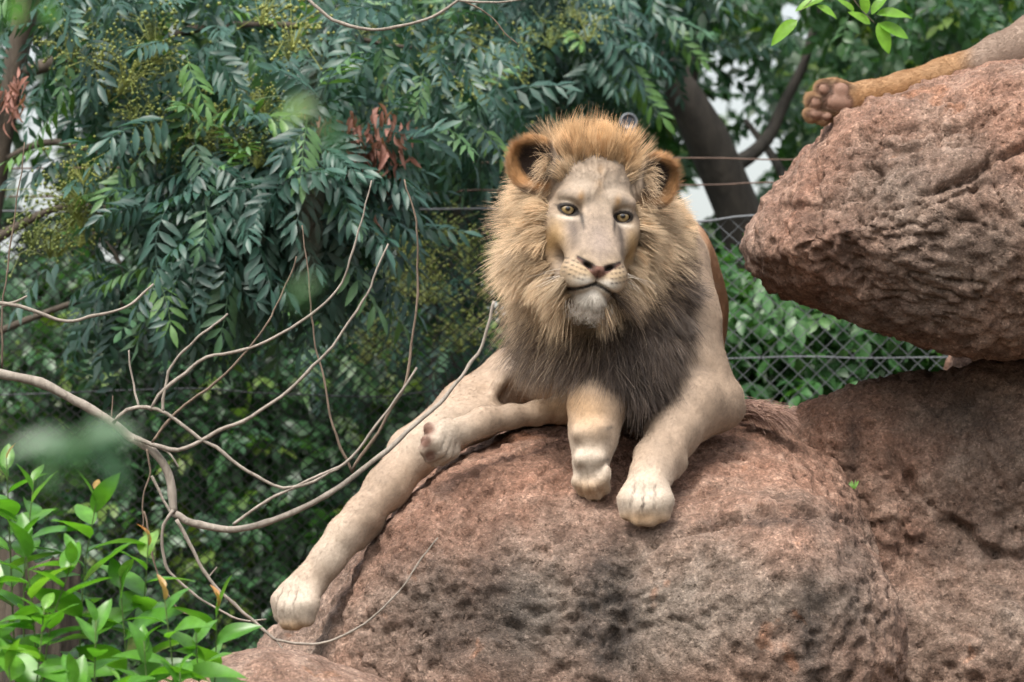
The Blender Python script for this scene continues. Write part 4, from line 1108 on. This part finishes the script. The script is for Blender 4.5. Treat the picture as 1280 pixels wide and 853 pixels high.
    o = link('woodland', np_mesh('woodland', co, f, attrs={'rnd': rn}, mat=far), label='mass of green woodland foliage far behind the fence', category='woodland', kind='stuff')
    # berries
    bm, n, l, b = mat('berry'); oi = n.new('ShaderNodeAttribute'); oi.attribute_name = 'rnd'
    l.new(ramp(n, l, oi.outputs['Fac'], [(0, (.10, .14, .025)), (1, (.20, .22, .045))]), b.inputs['Base Color']); b.inputs['Roughness'].default_value = .45
    oc = np.array([(1, 0, 0), (-1, 0, 0), (0, 1, 0), (0, -1, 0), (0, 0, 1), (0, 0, -1)], float); of = np.array([(0, 2, 4), (2, 1, 4), (1, 3, 4), (3, 0, 4), (2, 0, 5), (1, 2, 5), (3, 1, 5), (0, 3, 5)])
    bp = []
    for q_ in range(4):
        r = np.random.default_rng(60+q_); geo = []
        for k in range(60):
            c = r.normal(0, 1, 3)*np.array([.055, .055, .045]); geo.append((oc*r.uniform(.0045, .0065)+c, of))
            if k % 3 == 0:
                tb = tube(np.array([(0, 0, -.06), c*.5, c]), .0012, 3); geo.append((tb[0], np.vstack([tb[1][:, :3], tb[1][:, [0, 2, 3]]])))
        bp.append(join(geo))
    r = np.random.default_rng(5)
    for t, spots in ((t1, [(180, 150), (240, 190), (290, 175), (330, 210), (120, 230), (160, 90), (350, 20), (100, 265), (60, 310), (270, 150), (215, 60), (90, 60), (300, 120)]), (t2, [(510, 130), (540, 150), (570, 110), (520, 90), (600, 130), (480, 150), (590, 60), (640, 70), (500, 320), (560, 300), (540, 350), (480, 360), (620, 330), (580, 400), (470, 420), (720, 20), (530, 170), (440, 45)])):
        pos = np.array([P(x+r.normal()*18, y+r.normal()*16, 11.95+.3*r.random() if t is t1 else 13.45+.3*r.random()) for x, y in spots for _ in range(3)])
        Mx = np.array([rotz(r.uniform(0, 6))@rotx(r.normal()*.4) for _ in pos])
        co, f, rn = bake(bp, pos, Mx, r.uniform(.7, 1.35, len(pos)), r)
        part('berries', np_mesh('berries', co, f, attrs={'rnd': rn}, mat=bm), t, kind='stuff')
    # withered clusters
    dm = leaf_mat('leaf_withered', (.18, .085, .065), (.29, .14, .11), (.38, .20, .16), .6, .2, .3)
    dms = []
    for s in range(2):
        r = np.random.default_rng(80+s); geo = []
        for k in range(46):
            v, f = leaflet(r.uniform(.04, .065), r.uniform(.012, .02), True, fold=r.uniform(.6, 1.4), bend=r.uniform(.2, .7))
            v = v@rotx(r.uniform(-2, 2)).T@roty(r.uniform(.6, 1.7)).T@rotz(r.uniform(0, 6.3)).T+r.normal(0, 1, 3)*np.array([.045, .03, .045]); geo.append((v, f))
        co, f = join(geo); dms.append(np_mesh('withered_leaf_cluster', co, f, attrs={'rnd': np.repeat(r.random(46), 15)}, mat=dm))
    for (x, y, s) in [(15, 118, .8), (392, 168, .75), (445, 170, .9), (470, 188, 1.15), (492, 180, .9)]:
        o = link('withered_leaf_cluster', dms[(x+y) % 2], t1, kind='stuff'); o.location = Vector(P(x, y, 11.95))-world_loc(t1); o.scale = (s, s, s); o.rotation_euler = (0, 0, x)

# ---------------------------------------------------------------- fence
def build_fence():
    def metal(name, c, rough=.5, met=.3):
        m, n, l, b = mat(name); tc = n.new('ShaderNodeTexCoord').outputs['Object']
        l.new(mixrgb(n, l, c, tuple(x*.5 for x in c), ramp(n, l, noise_node(n, l, tc, 12, 4), [(.4, (0, 0, 0)), (.7, (1, 1, 1))])), b.inputs['Base Color']); b.inputs['Roughness'].default_value = rough; b.inputs['Metallic'].default_value = met
        return m
    grey = metal('galvanised_wire', (.13, .14, .15), .55, .4); black = metal('dark_wire', (.014, .015, .016), .6, .1); rust = metal('rusty_wire', (.12, .075, .055), .75, .1)
    def line(px): return np.interp(px, [-250, 1450], [13.55, 12.75])
    def panel(t, x0, x1, cw, ch, rad, m):
        a = toW(V(x0, 265, line(x0))); b = toW(V(x1, 265, line(x1))); d = b-a; d[2] = 0; L = np.linalg.norm(d); e = d/L
        top = .5*(a[2]+b[2]); nrm = np.array([-e[1], e[0], 0])
        h = top-.25; nr = int(h/(ch/2)); nw = int(L/(cw/2)); geo = []
        z = top-np.arange(nr+1)*(ch/2); sag = .006
        for i in range(nw):
            k = (np.arange(nr+1)+i) % 2; xx = (i+k)*(cw/2)
            p = a[None]*np.array([1, 1, 0])+e[None]*xx[:, None]+nrm[None]*((.5-k)*rad*1.6)[:, None]; p[:, 2] = z
            p += nrm*(.02*vnoise(p*1.3, 5))[:, None]+np.array([0, 0, 1])*(.012*vnoise(p*2.1, 6))[:, None]+e*(.008*vnoise(p*2.4, 7))[:, None]
            u = np.array([nrm, -nrm*.5+e*.87, -nrm*.5-e*.87])*rad
            co = (p[:, None]+u[None]).reshape(-1, 3); ii = np.arange(nr)[:, None]*3; j = np.arange(3)[None]; j2 = (j+1) % 3
            geo.append((co, np.stack([ii+j, ii+j2, ii+3+j2, ii+3+j], -1).reshape(-1, 4)))
        part('wire_mesh', np_mesh('wire_mesh', *join(geo), mat=m), t, kind='stuff')
    fl = thing('chain_link_fence', 'dark fine-meshed chain-link fence behind the bare branch', 'fence', toW(V(200, 265, line(200)))*np.array([1, 1, 0]))
    fr = thing('chain_link_fence', 'grey wide-meshed chain-link fence between the lion and the overhanging boulder', 'fence', toW(V(1100, 265, line(1100)))*np.array([1, 1, 0]))
    panel(fl, -160, 772, .044, .036, .0030, black); panel(fr, 800, 1420, .060, .056, .0021, grey)
    def wire(t, pts, rad, m, name='tension_wire'):
        p = spline([P(x, y, line(x)-.02) for x, y in pts], 40); tb = tube(p, rad, 5); part(name, np_mesh(name, tb[0], np.vstack([tb[1], tb[2]]), mat=m), t)
    wire(fl, [(-160, 262), (200, 266), (470, 263), (640, 261), (772, 262)], .0042, grey); wire(fl, [(-160, 246), (300, 246), (510, 244), (590, 238), (650, 239), (772, 236)], .0032, rust, 'barbed_wire'); wire(fl, [(-160, 212), (300, 209), (520, 206), (640, 203), (772, 202)], .0032, rust, 'barbed_wire')
    wire(fl, [(-160, 500), (60, 492), (240, 486), (330, 492), (480, 496), (560, 488), (772, 490)], .0030, grey)
    wire(fr, [(800, 276), (880, 277), (940, 270), (1100, 268), (1420, 268)], .0045, grey); wire(fr, [(800, 232), (900, 231), (990, 228), (1420, 226)], .0026, rust, 'barbed_wire'); wire(fr, [(800, 198), (900, 198), (1000, 200), (1420, 200)], .0026, rust, 'barbed_wire')
    wire(fr, [(800, 452), (930, 448), (1010, 446), (1080, 448), (1180, 447), (1420, 446)], .0030, grey)
    # barbs
    # posts
    pm = metal('galvanised_pipe', (.15, .165, .18), .55, .4)
    for (t, x, top) in ((fl, -190, 240), (fl, 786, 158), (fr, 1440, 240)):
        d = line(x); a = P(x, top, d); g = a*np.array([1, 1, 0]); p = np.array([g, g*.5+a*.5, a]); tb = tube(p, .024, 16)
        po = part('post', np_mesh('post', tb[0], np.vstack([tb[1], tb[2]]), mat=pm), t)
        # open pipe end seen as a ring
        if x == 786:
            an = np.linspace(0, 2*np.pi, 24, endpoint=False); ax = unit(np.array([.15, -1, .1])); s1 = unit(np.cross(ax, [0, 0, 1])); s2 = np.cross(ax, s1); geo = []
            prof = [(.030, -.03), (.030, .0), (.027, .004), (.022, .0), (.021, -.02)]
            c0 = a+np.array([0, -.02, .012]); ring = np.array([c0+ax*h_+r_*(math.cos(t_)*s1+math.sin(t_)*s2) for r_, h_ in prof for t_ in an]); nn_ = 24
            fq = np.array([[i*nn_+j, i*nn_+(j+1) % nn_, (i+1)*nn_+(j+1) % nn_, (i+1)*nn_+j] for i in range(4) for j in range(nn_)]+[[4*nn_+j, 4*nn_+j+1, 4*nn_+23-j-1, 4*nn_+23-j] for j in range(0, 11)])
            part('pipe_end', np_mesh('pipe_end', ring, fq[:96], mat=pm), t)
            dk = metal('pipe_shade_disc', (.03, .034, .045), .6, .0)  # dark disc: shade inside the open pipe, put in as colour
            shade_disc = np.vstack([[c0-ax*.006], [c0-ax*.006+.0225*(math.cos(t_)*s1+math.sin(t_)*s2) for t_ in an]]); part('pipe_shade_disc', np_mesh('pipe_shade_disc', shade_disc, np.array([(0, 1+j, 1+(j+1) % 24) for j in range(24)]), mat=dk), t)

# ---------------------------------------------------------------- bare branches, shrub, stump, foreground twigs
def build_near():
    bk = bark_mat('bare_bark', (.15, .125, .10), (.34, .30, .255), 40); tw = bark_mat('brown_twig', (.09, .065, .045), (.20, .15, .11), 60)
    def limb(name, t, pts, r0, r1, d, m, n=40, sides=8, wob=.006):
        n = max(16, n); dd = np.broadcast_to(np.asarray(d, float), (len(pts),)); p = spline([P(x, y, q) for (x, y), q in zip(pts, dd)], n); rad = np.linspace(r0, r1, n)*(1+.10*vnoise(p*25, 3)+.16*np.exp(-((np.arange(n) % 9-4)/.8)**2)*(r0 > .003))
        p = p+wob*np.stack([vnoise(p*11, s)+.35*vnoise(p*37, s+5) for s in (1, 2, 3)], -1); tb = tube(p, np.maximum(rad, .0007), sides)
        return part(name, np_mesh(name, tb[0], np.vstack([tb[1], tb[2]]), mat=m), t)
    b = thing('bare_branch', 'long bare grey-brown branch forking across the chain-link fence towards the stretched leg', 'branch', P(-30, 460, 9.35))
    px = lambda r: r*9.35/5000
    ms = limb('main_stem', b, [(-60, 462), (0, 468), (60, 484), (120, 514), (165, 545), (196, 568), (212, 600), (217, 645)], px(6.2), px(5), 9.35, bk, 44, 10)
    limb('main_stem', b, [(216, 643), (240, 655), (275, 662), (310, 660), (370, 640), (430, 605), (500, 548), (555, 498), (595, 445), (612, 395), (618, 375)], px(4.6), px(1.8), [9.35]*6+[9.4, 9.45, 9.5, 9.5, 9.5], bk, 60, 9)
    twigs = [([(143, 530), (158, 517), (176, 511), (206, 517), (228, 533), (250, 548), (272, 560), (300, 583), (325, 597), (352, 609), (385, 605), (410, 590), (432, 575), (480, 520), (520, 460)], 2.6, 1.5, bk),
             ([(168, 546), (195, 556), (225, 561), (268, 541), (325, 513), (370, 480), (420, 430), (455, 370), (485, 305)], 3.0, 1.2, bk),
             ([(190, 516), (202, 492), (230, 470), (262, 448), (330, 430), (385, 395), (430, 345), (455, 270), (462, 225)], 2.4, 1.0, bk),
             ([(205, 517), (206, 490), (212, 462), (245, 424), (285, 395)], 2.2, 1.3, bk),
             ([(190, 552), (228, 512), (270, 480), (330, 412), (362, 350), (372, 320)], 1.9, 1.0, tw),
             ([(292, 658), (335, 625), (372, 607), (430, 578)], 2.0, 1.5, bk),
             ([(176, 511), (166, 470), (160, 436)], 1.6, 1.0, bk), ([(143, 522), (143, 495)], 1.1, .8, tw),
             ([(192, 556), (210, 565), (222, 584)], 2.0, 1.0, bk),
             ([(217, 640), (203, 665), (206, 700), (225, 730), (255, 755), (300, 772), (330, 775)], 2.2, 1.2, bk),
             ([(183, 560), (187, 590), (180, 620), (178, 660)], 1.5, .8, tw), ([(188, 596), (205, 628), (215, 645)], 2.0, 1.6, bk),
             ([(180, 640), (190, 690), (205, 735), (222, 765), (245, 770)], 1.4, .9, tw)]
    for pts, r0, r1, m in twigs: limb('twig', ms, pts, px(r0), px(r1), 9.33, m, 40, 6)
    lo = thing('drooping_twig', 'thin grey twig drooping from the bare branch and looping across the boulder below the foot', 'branch', P(222, 648, 9.3))
    limb('stem', lo, [(222, 650), (245, 692), (270, 735), (310, 772), (348, 803)], px(2.4), px(1.9), 9.25, bk, 36, 7); limb('twig', lo, [(347, 802), (375, 806), (410, 803), (450, 785), (490, 750), (520, 708), (545, 672)], px(1.9), px(.8), [9.25, 9.25, 9.24, 9.22, 9.2, 9.2, 9.2], bk, 36, 7); limb('twig', lo, [(348, 803), (360, 820), (372, 838)], px(1.2), px(.7), 9.25, bk, 16, 6); limb('twig', lo, [(262, 722), (272, 708)], px(1.2), px(.8), 9.25, bk, 16, 6)
    u = thing('upright_twig', 'thin brown upright twig rising past the mane with another beside it', 'branch', P(440, 590, 9.6))
    limb('stem', u, [(440, 590), (492, 510), (512, 455), (520, 380), (522, 320), (518, 270), (505, 225)], px(2.4), px(1.0), 9.6, tw, 36, 6); limb('stem', u, [(440, 592), (415, 530), (400, 450), (388, 380), (382, 330), (378, 280)], px(1.8), px(.8), 9.62, tw, 36, 6)
    o = thing('overhead_branch', 'thin bare branch sagging across the top of the leafy tree', 'branch', P(480, 38, 9.5))
    limb('stem', o, [(360, -30), (388, 4), (430, 32), (480, 38), (530, 25), (565, 8), (600, -20)], px(2.3), px(1.8), 9.5, bk, 40, 7); limb('twig', o, [(575, 2), (610, 3), (660, -4)], px(1.6), px(1.1), 9.5, bk, 20, 6); limb('twig', o, [(580, 2), (612, 20), (650, 55)], px(1.2), px(.7), 9.5, tw, 20, 6)
    s = thing('dead_stick', 'pale curved dead stick crossing the fence above the long bare branch', 'branch', P(0, 380, 9.7))
    limb('stem', s, [(-30, 378), (8, 381), (50, 393), (95, 399), (135, 393), (170, 378), (192, 357)], px(2.8), px(1.6), 9.7, bk, 36, 7); limb('twig', s, [(2, 383), (20, 378), (32, 371)], px(2.2), px(1.2), 9.7, bk, 16, 6); limb('twig', s, [(2, 460), (4, 380), (10, 320), (22, 240), (28, 180)], px(1.5), px(.8), 9.75, tw, 30, 6)
    # stump
    st = thing('tree_stump', 'weathered brown wooden stump behind the leafy shrub', 'stump', P(42, 1500, 8.95)*np.array([1, 1, 0]))
    sm = bark_mat('stump_wood', (.018, .014, .010), (.085, .066, .046), 26); na, nz = 80, 120; ctr = P(42, 690, 8.95)
    top = ctr[2]; an = np.linspace(0, 2*np.pi, na, endpoint=False); co = []
    for k in range(nz):
        zt = k/(nz-1)
        for a in an:
            co.append((math.cos(a), math.sin(a), zt))
    co = np.array(co); gr = fbm(np.column_stack([co[:, 0]*5, co[:, 1]*5, co[:, 2]*2.2]), 4, 3); fine = fbm(np.column_stack([co[:, 0]*22, co[:, 1]*22, co[:, 2]*8]), 2, 9)
    rad = .098*(1.12-.14*co[:, 2])+.012*gr-.008*sstep(.1, .5, fine); zz = (top-.02)*co[:, 2]+sstep(.93, 1, co[:, 2])*(.03*vnoise(np.column_stack([co[:, 0]*3, co[:, 1]*3, 0*an.repeat(1)[:1].repeat(len(co))]), 3))
    pts = np.column_stack([ctr[0]+rad*co[:, 0], ctr[1]+rad*co[:, 1], zz]); pts = np.vstack([pts, [(ctr[0], ctr[1], top-.035)]])
    fq = [[i*na+j, i*na+(j+1) % na, (i+1)*na+(j+1) % na, (i+1)*na+j] for i in range(nz-1) for j in range(na)]
    part('trunk', np_mesh('trunk', pts[:-1], np.array(fq), mat=sm), st)
    rim = pts[(nz-1)*na:nz*na]; part('cut_top', np_mesh('cut_top', np.vstack([rim-np.array([0, 0, .002]), [(ctr[0], ctr[1], top-.03)]]), np.array([(j, (j+1) % na, na) for j in range(na)]), mat=sm), st)
    # leafy shrub
    lm = leaf_mat('leaf_bright', (.060, .185, .022), (.095, .25, .030), (.16, .31, .05), .33, .35, .5); red = leaf_mat('leaf_new', (.30, .20, .05), (.36, .22, .07), (.40, .16, .06), .4, .35)
    prot = []
    r = np.random.default_rng(3)
    def blade(L, W, bend, fold, sd):
        ns, nw = 9, 4; v = []
        for i in range(ns):
            t = i/(ns-1); wd = W*(.04+math.sin(math.pi*t**.8)**.85)*.5*(1 if t < .98 else .05)
            for j in range(-nw//2, nw//2+1):
                q = j/(nw/2); v.append((t*L, wd*q, -bend*L*t*t+fold*abs(q)**1.4*wd+.012*L*math.sin(9*t+sd+q*2)*abs(q)))
        k = nw+1; f = [(i*k+j, (i+1)*k+j, (i+1)*k+j+1, i*k+j+1) for i in range(ns-1) for j in range(nw)]
        return np.array(v), np.array(f)
    for k in range(5): v, f = blade(.115, .052, r.uniform(.1, .5), r.uniform(.15, .6), k); prot.append(np_mesh('leaf', v, f, attrs={'rnd': np.zeros(len(v))}, mat=lm))
    v, f = blade(.04, .016, .2, .5, 1); pr = np_mesh('young_leaf', v, f, attrs={'rnd': np.zeros(len(v))}, mat=red)
    sh = thing('leafy_shrub', 'bright green glossy-leaved shrub in front of the wooden stump', 'shrub', P(120, 1500, 8.3)*np.array([1, 1, 0]))
    tips = [(8, 572, 8.35), (42, 600, 8.3), (122, 612, 8.3), (186, 668, 8.35), (30, 668, 8.2), (92, 690, 8.15), (150, 720, 8.3), (205, 735, 8.2), (272, 745, 8.45), (245, 790, 8.25), (55, 760, 8.05), (120, 775, 8.05), (180, 800, 8.1), (-15, 720, 8.2), (225, 838, 8.1), (10, 820, 8.0), (90, 840, 8.0), (150, 850, 8.0)]
    smat = bark_mat('green_stem', (.05, .09, .02), (.10, .16, .04), 40); stw = bark_mat('shrub_wood', (.06, .05, .03), (.14, .11, .08), 40); cnt = 0
    for si, (x, y, d) in enumerate(tips):
        tip = P(x, y, d); basep = P(100+.35*(x-100), 1500, 8.3); basep[2] = 0; midp = P(x+r.normal()*12-.05*(x-110), y+190, d+.02)
        p = spline([basep, .5*basep+.5*midp, midp, tip], 60); tb = tube(p, np.linspace(.005, .0013, 60), 6); part('stem', np_mesh('stem', tb[0], np.vstack([tb[1], tb[2]]), mat=smat), sh)
        Ls = np.concatenate([[0], np.cumsum(np.linalg.norm(np.diff(p, axis=0), axis=1))]); a0 = r.uniform(0, 6.3)
        for k in range(17):
            s = Ls[-1]-.004-.021*k-.0010*k*k
            if s < .2 or cnt > 292: break
            q = np.array([np.interp(s, Ls, p[:, c]) for c in range(3)]); a0 += 2.4+r.normal()*.25; el = r.uniform(.25, .75)+(.6 if k < 3 else 0)
            dr = np.array([math.cos(a0)*math.cos(el), math.sin(a0)*math.cos(el), math.sin(el)])
            Mx = orient(dr, np.array([0, -.25, 1])+r.normal(0, .25, 3)); sc = (.5+.14*min(k, 5))*r.uniform(.8, 1.15) if k else .45
            young = (k == 0 and si in (2, 3, 7, 8, 0)) or (k == 1 and si in (3, 8, 7))
            o = link('young_leaf' if young else 'leaf', pr if young else prot[r.integers(0, 5)], sh); m = Matrix((Mx*(sc if not young else 1.0)).tolist()).to_4x4(); m.translation = Vector(q)-world_loc(sh); o.matrix_local = m; cnt += 1
    # out-of-focus twigs close by, and the sunlit sprig at the top
    def leafy(name, label, stem, leaves, d, rad, meshes, size):
        t = thing(name, label, 'twig', P(*stem[0], d)); limb('stem', t, stem, rad, rad*.6, d, stw, 24, 5, .001)
        for (x, y, ang, fore, sc) in leaves:
            a = R(ang); dr = np.array([math.cos(a), -fore, math.sin(a)]); Mx = np.array([[1, 0, 0], [0, CP, -SP], [0, SP, CP]])@orient(dr, np.array([r.normal()*.4, -.75, .8]))
            c = P(x, y, d)-Mx@np.array([size*.5*sc, 0, 0])
            o = link('leaf', meshes[r.integers(0, len(meshes))], t); m = Matrix((Mx*sc*size/.082).tolist()).to_4x4(); m.translation = Vector(c)-world_loc(t); o.matrix_local = m
    fg = leaf_mat('leaf_foreground', (.05, .13, .06), (.07, .17, .06), (.15, .27, .05), .35, .3, .5)
    fgm = []
    for k in range(3): v, f = blade(.082, .036, .2+.1*k, .3, k); fgm.append(np_mesh('leaf', v, f, attrs={'rnd': np.zeros(len(v))}, mat=fg))
    leafy('blurred_twig', 'blurred leafy twig hanging close by in front of the long bare branch', [(-120, 500), (-40, 545), (40, 562), (110, 548), (150, 560)], [(70, 552, 10, .2, 1.15), (95, 575, -100, .1, .8), (62, 580, -110, .3, .9), (120, 540, 35, .2, .8), (140, 575, -40, .2, 1.0), (30, 560, 190, .2, .8), (145, 545, 20, .3, .7)], 2.5, .0008, fgm, .040)
    leafy('blurred_twig', 'blurred leafy twig hanging close by in front of the withered leaf clusters', [(420, -120), (400, 0), (392, 150), (388, 260), (380, 380)], [(368, 138, 200, .2, .9), (412, 168, -75, .2, 1.0), (380, 358, -160, .3, .9), (372, 374, -60, .3, .7)], 2.5, .0007, fgm, .026)
    leafy('blurred_twig', 'blurred pair of yellow-green leaves close by above the shaded trunk', [(-40, -80), (10, -20), (45, -10)], [(20, 14, -100, .2, 1.0), (62, 16, -60, .2, .9)], 2.9, .0007, [np_mesh('leaf', *blade(.082, .05, .2, .3, 4), attrs={'rnd': np.zeros(45)}, mat=lm)], .022)
    yl = leaf_mat('leaf_sunny', (.12, .27, .03), (.16, .33, .04), (.22, .38, .06), .4, .45, .4)
    ym = []
    for k in range(3): v, f = blade(.082, .034, .1+.12*k, .3, k); ym.append(np_mesh('leaf', v, f, attrs={'rnd': np.zeros(len(v))}, mat=yl))
    leafy('leafy_sprig', 'fresh yellow-green leafy sprig hanging above the lion paw on the overhanging boulder', [(1040, -60), (1055, -20), (1075, 10), (1094, 30)], [(1117, 15, 8, .1, 1.05), (1118, 38, -25, .1, 1.0), (1105, 48, -70, .1, 1.0), (1075, 22, 150, .3, .8), (1080, 2, 100, .2, .8), (1060, 6, 130, .3, .6), (1098, 4, 60, .2, .8)], 8.4, .0016, ym, .070)
    leafy('leafy_sprig', 'fresh green leaf pair hanging beside the bright sky gap next to the overhanging boulder', [(1030, -60), (1020, -10), (1000, 15)], [(979, 38, 215, .1, 1.05), (1012, 2, 190, .2, .9), (1034, 12, -20, .3, .7)], 8.4, .0014, ym, .070)
    # grass tuft in the rock joint
    gm = leaf_mat('grass_blade', (.10, .25, .03), (.14, .3, .04), (.2, .35, .05), .5, .3)
    g = thing('grass_tuft', 'tiny green grass tuft sprouting in the joint between the two rocks', 'grass', P(1068, 612, 10.22))
    for k in range(7):
        v, f = blade(.024*r.uniform(.7, 1.2), .004, .5, .2, k); dr = np.array([r.normal()*.5, -.3, 1.0]); o = link('grass_blade', np_mesh('grass_blade', v@orient(dr, np.array([0, -1., .2])).T, f, attrs={'rnd': np.zeros(len(v))}, mat=gm), g)
import time
_t=time.time()
build_rocks(); print('rocks',time.time()-_t)
build_lion(); print('lion',time.time()-_t)
build_lion2(); print('lion2',time.time()-_t)
build_fence(); print('fence',time.time()-_t)
build_trees(); print('trees',time.time()-_t)
build_near(); print('near',time.time()-_t)
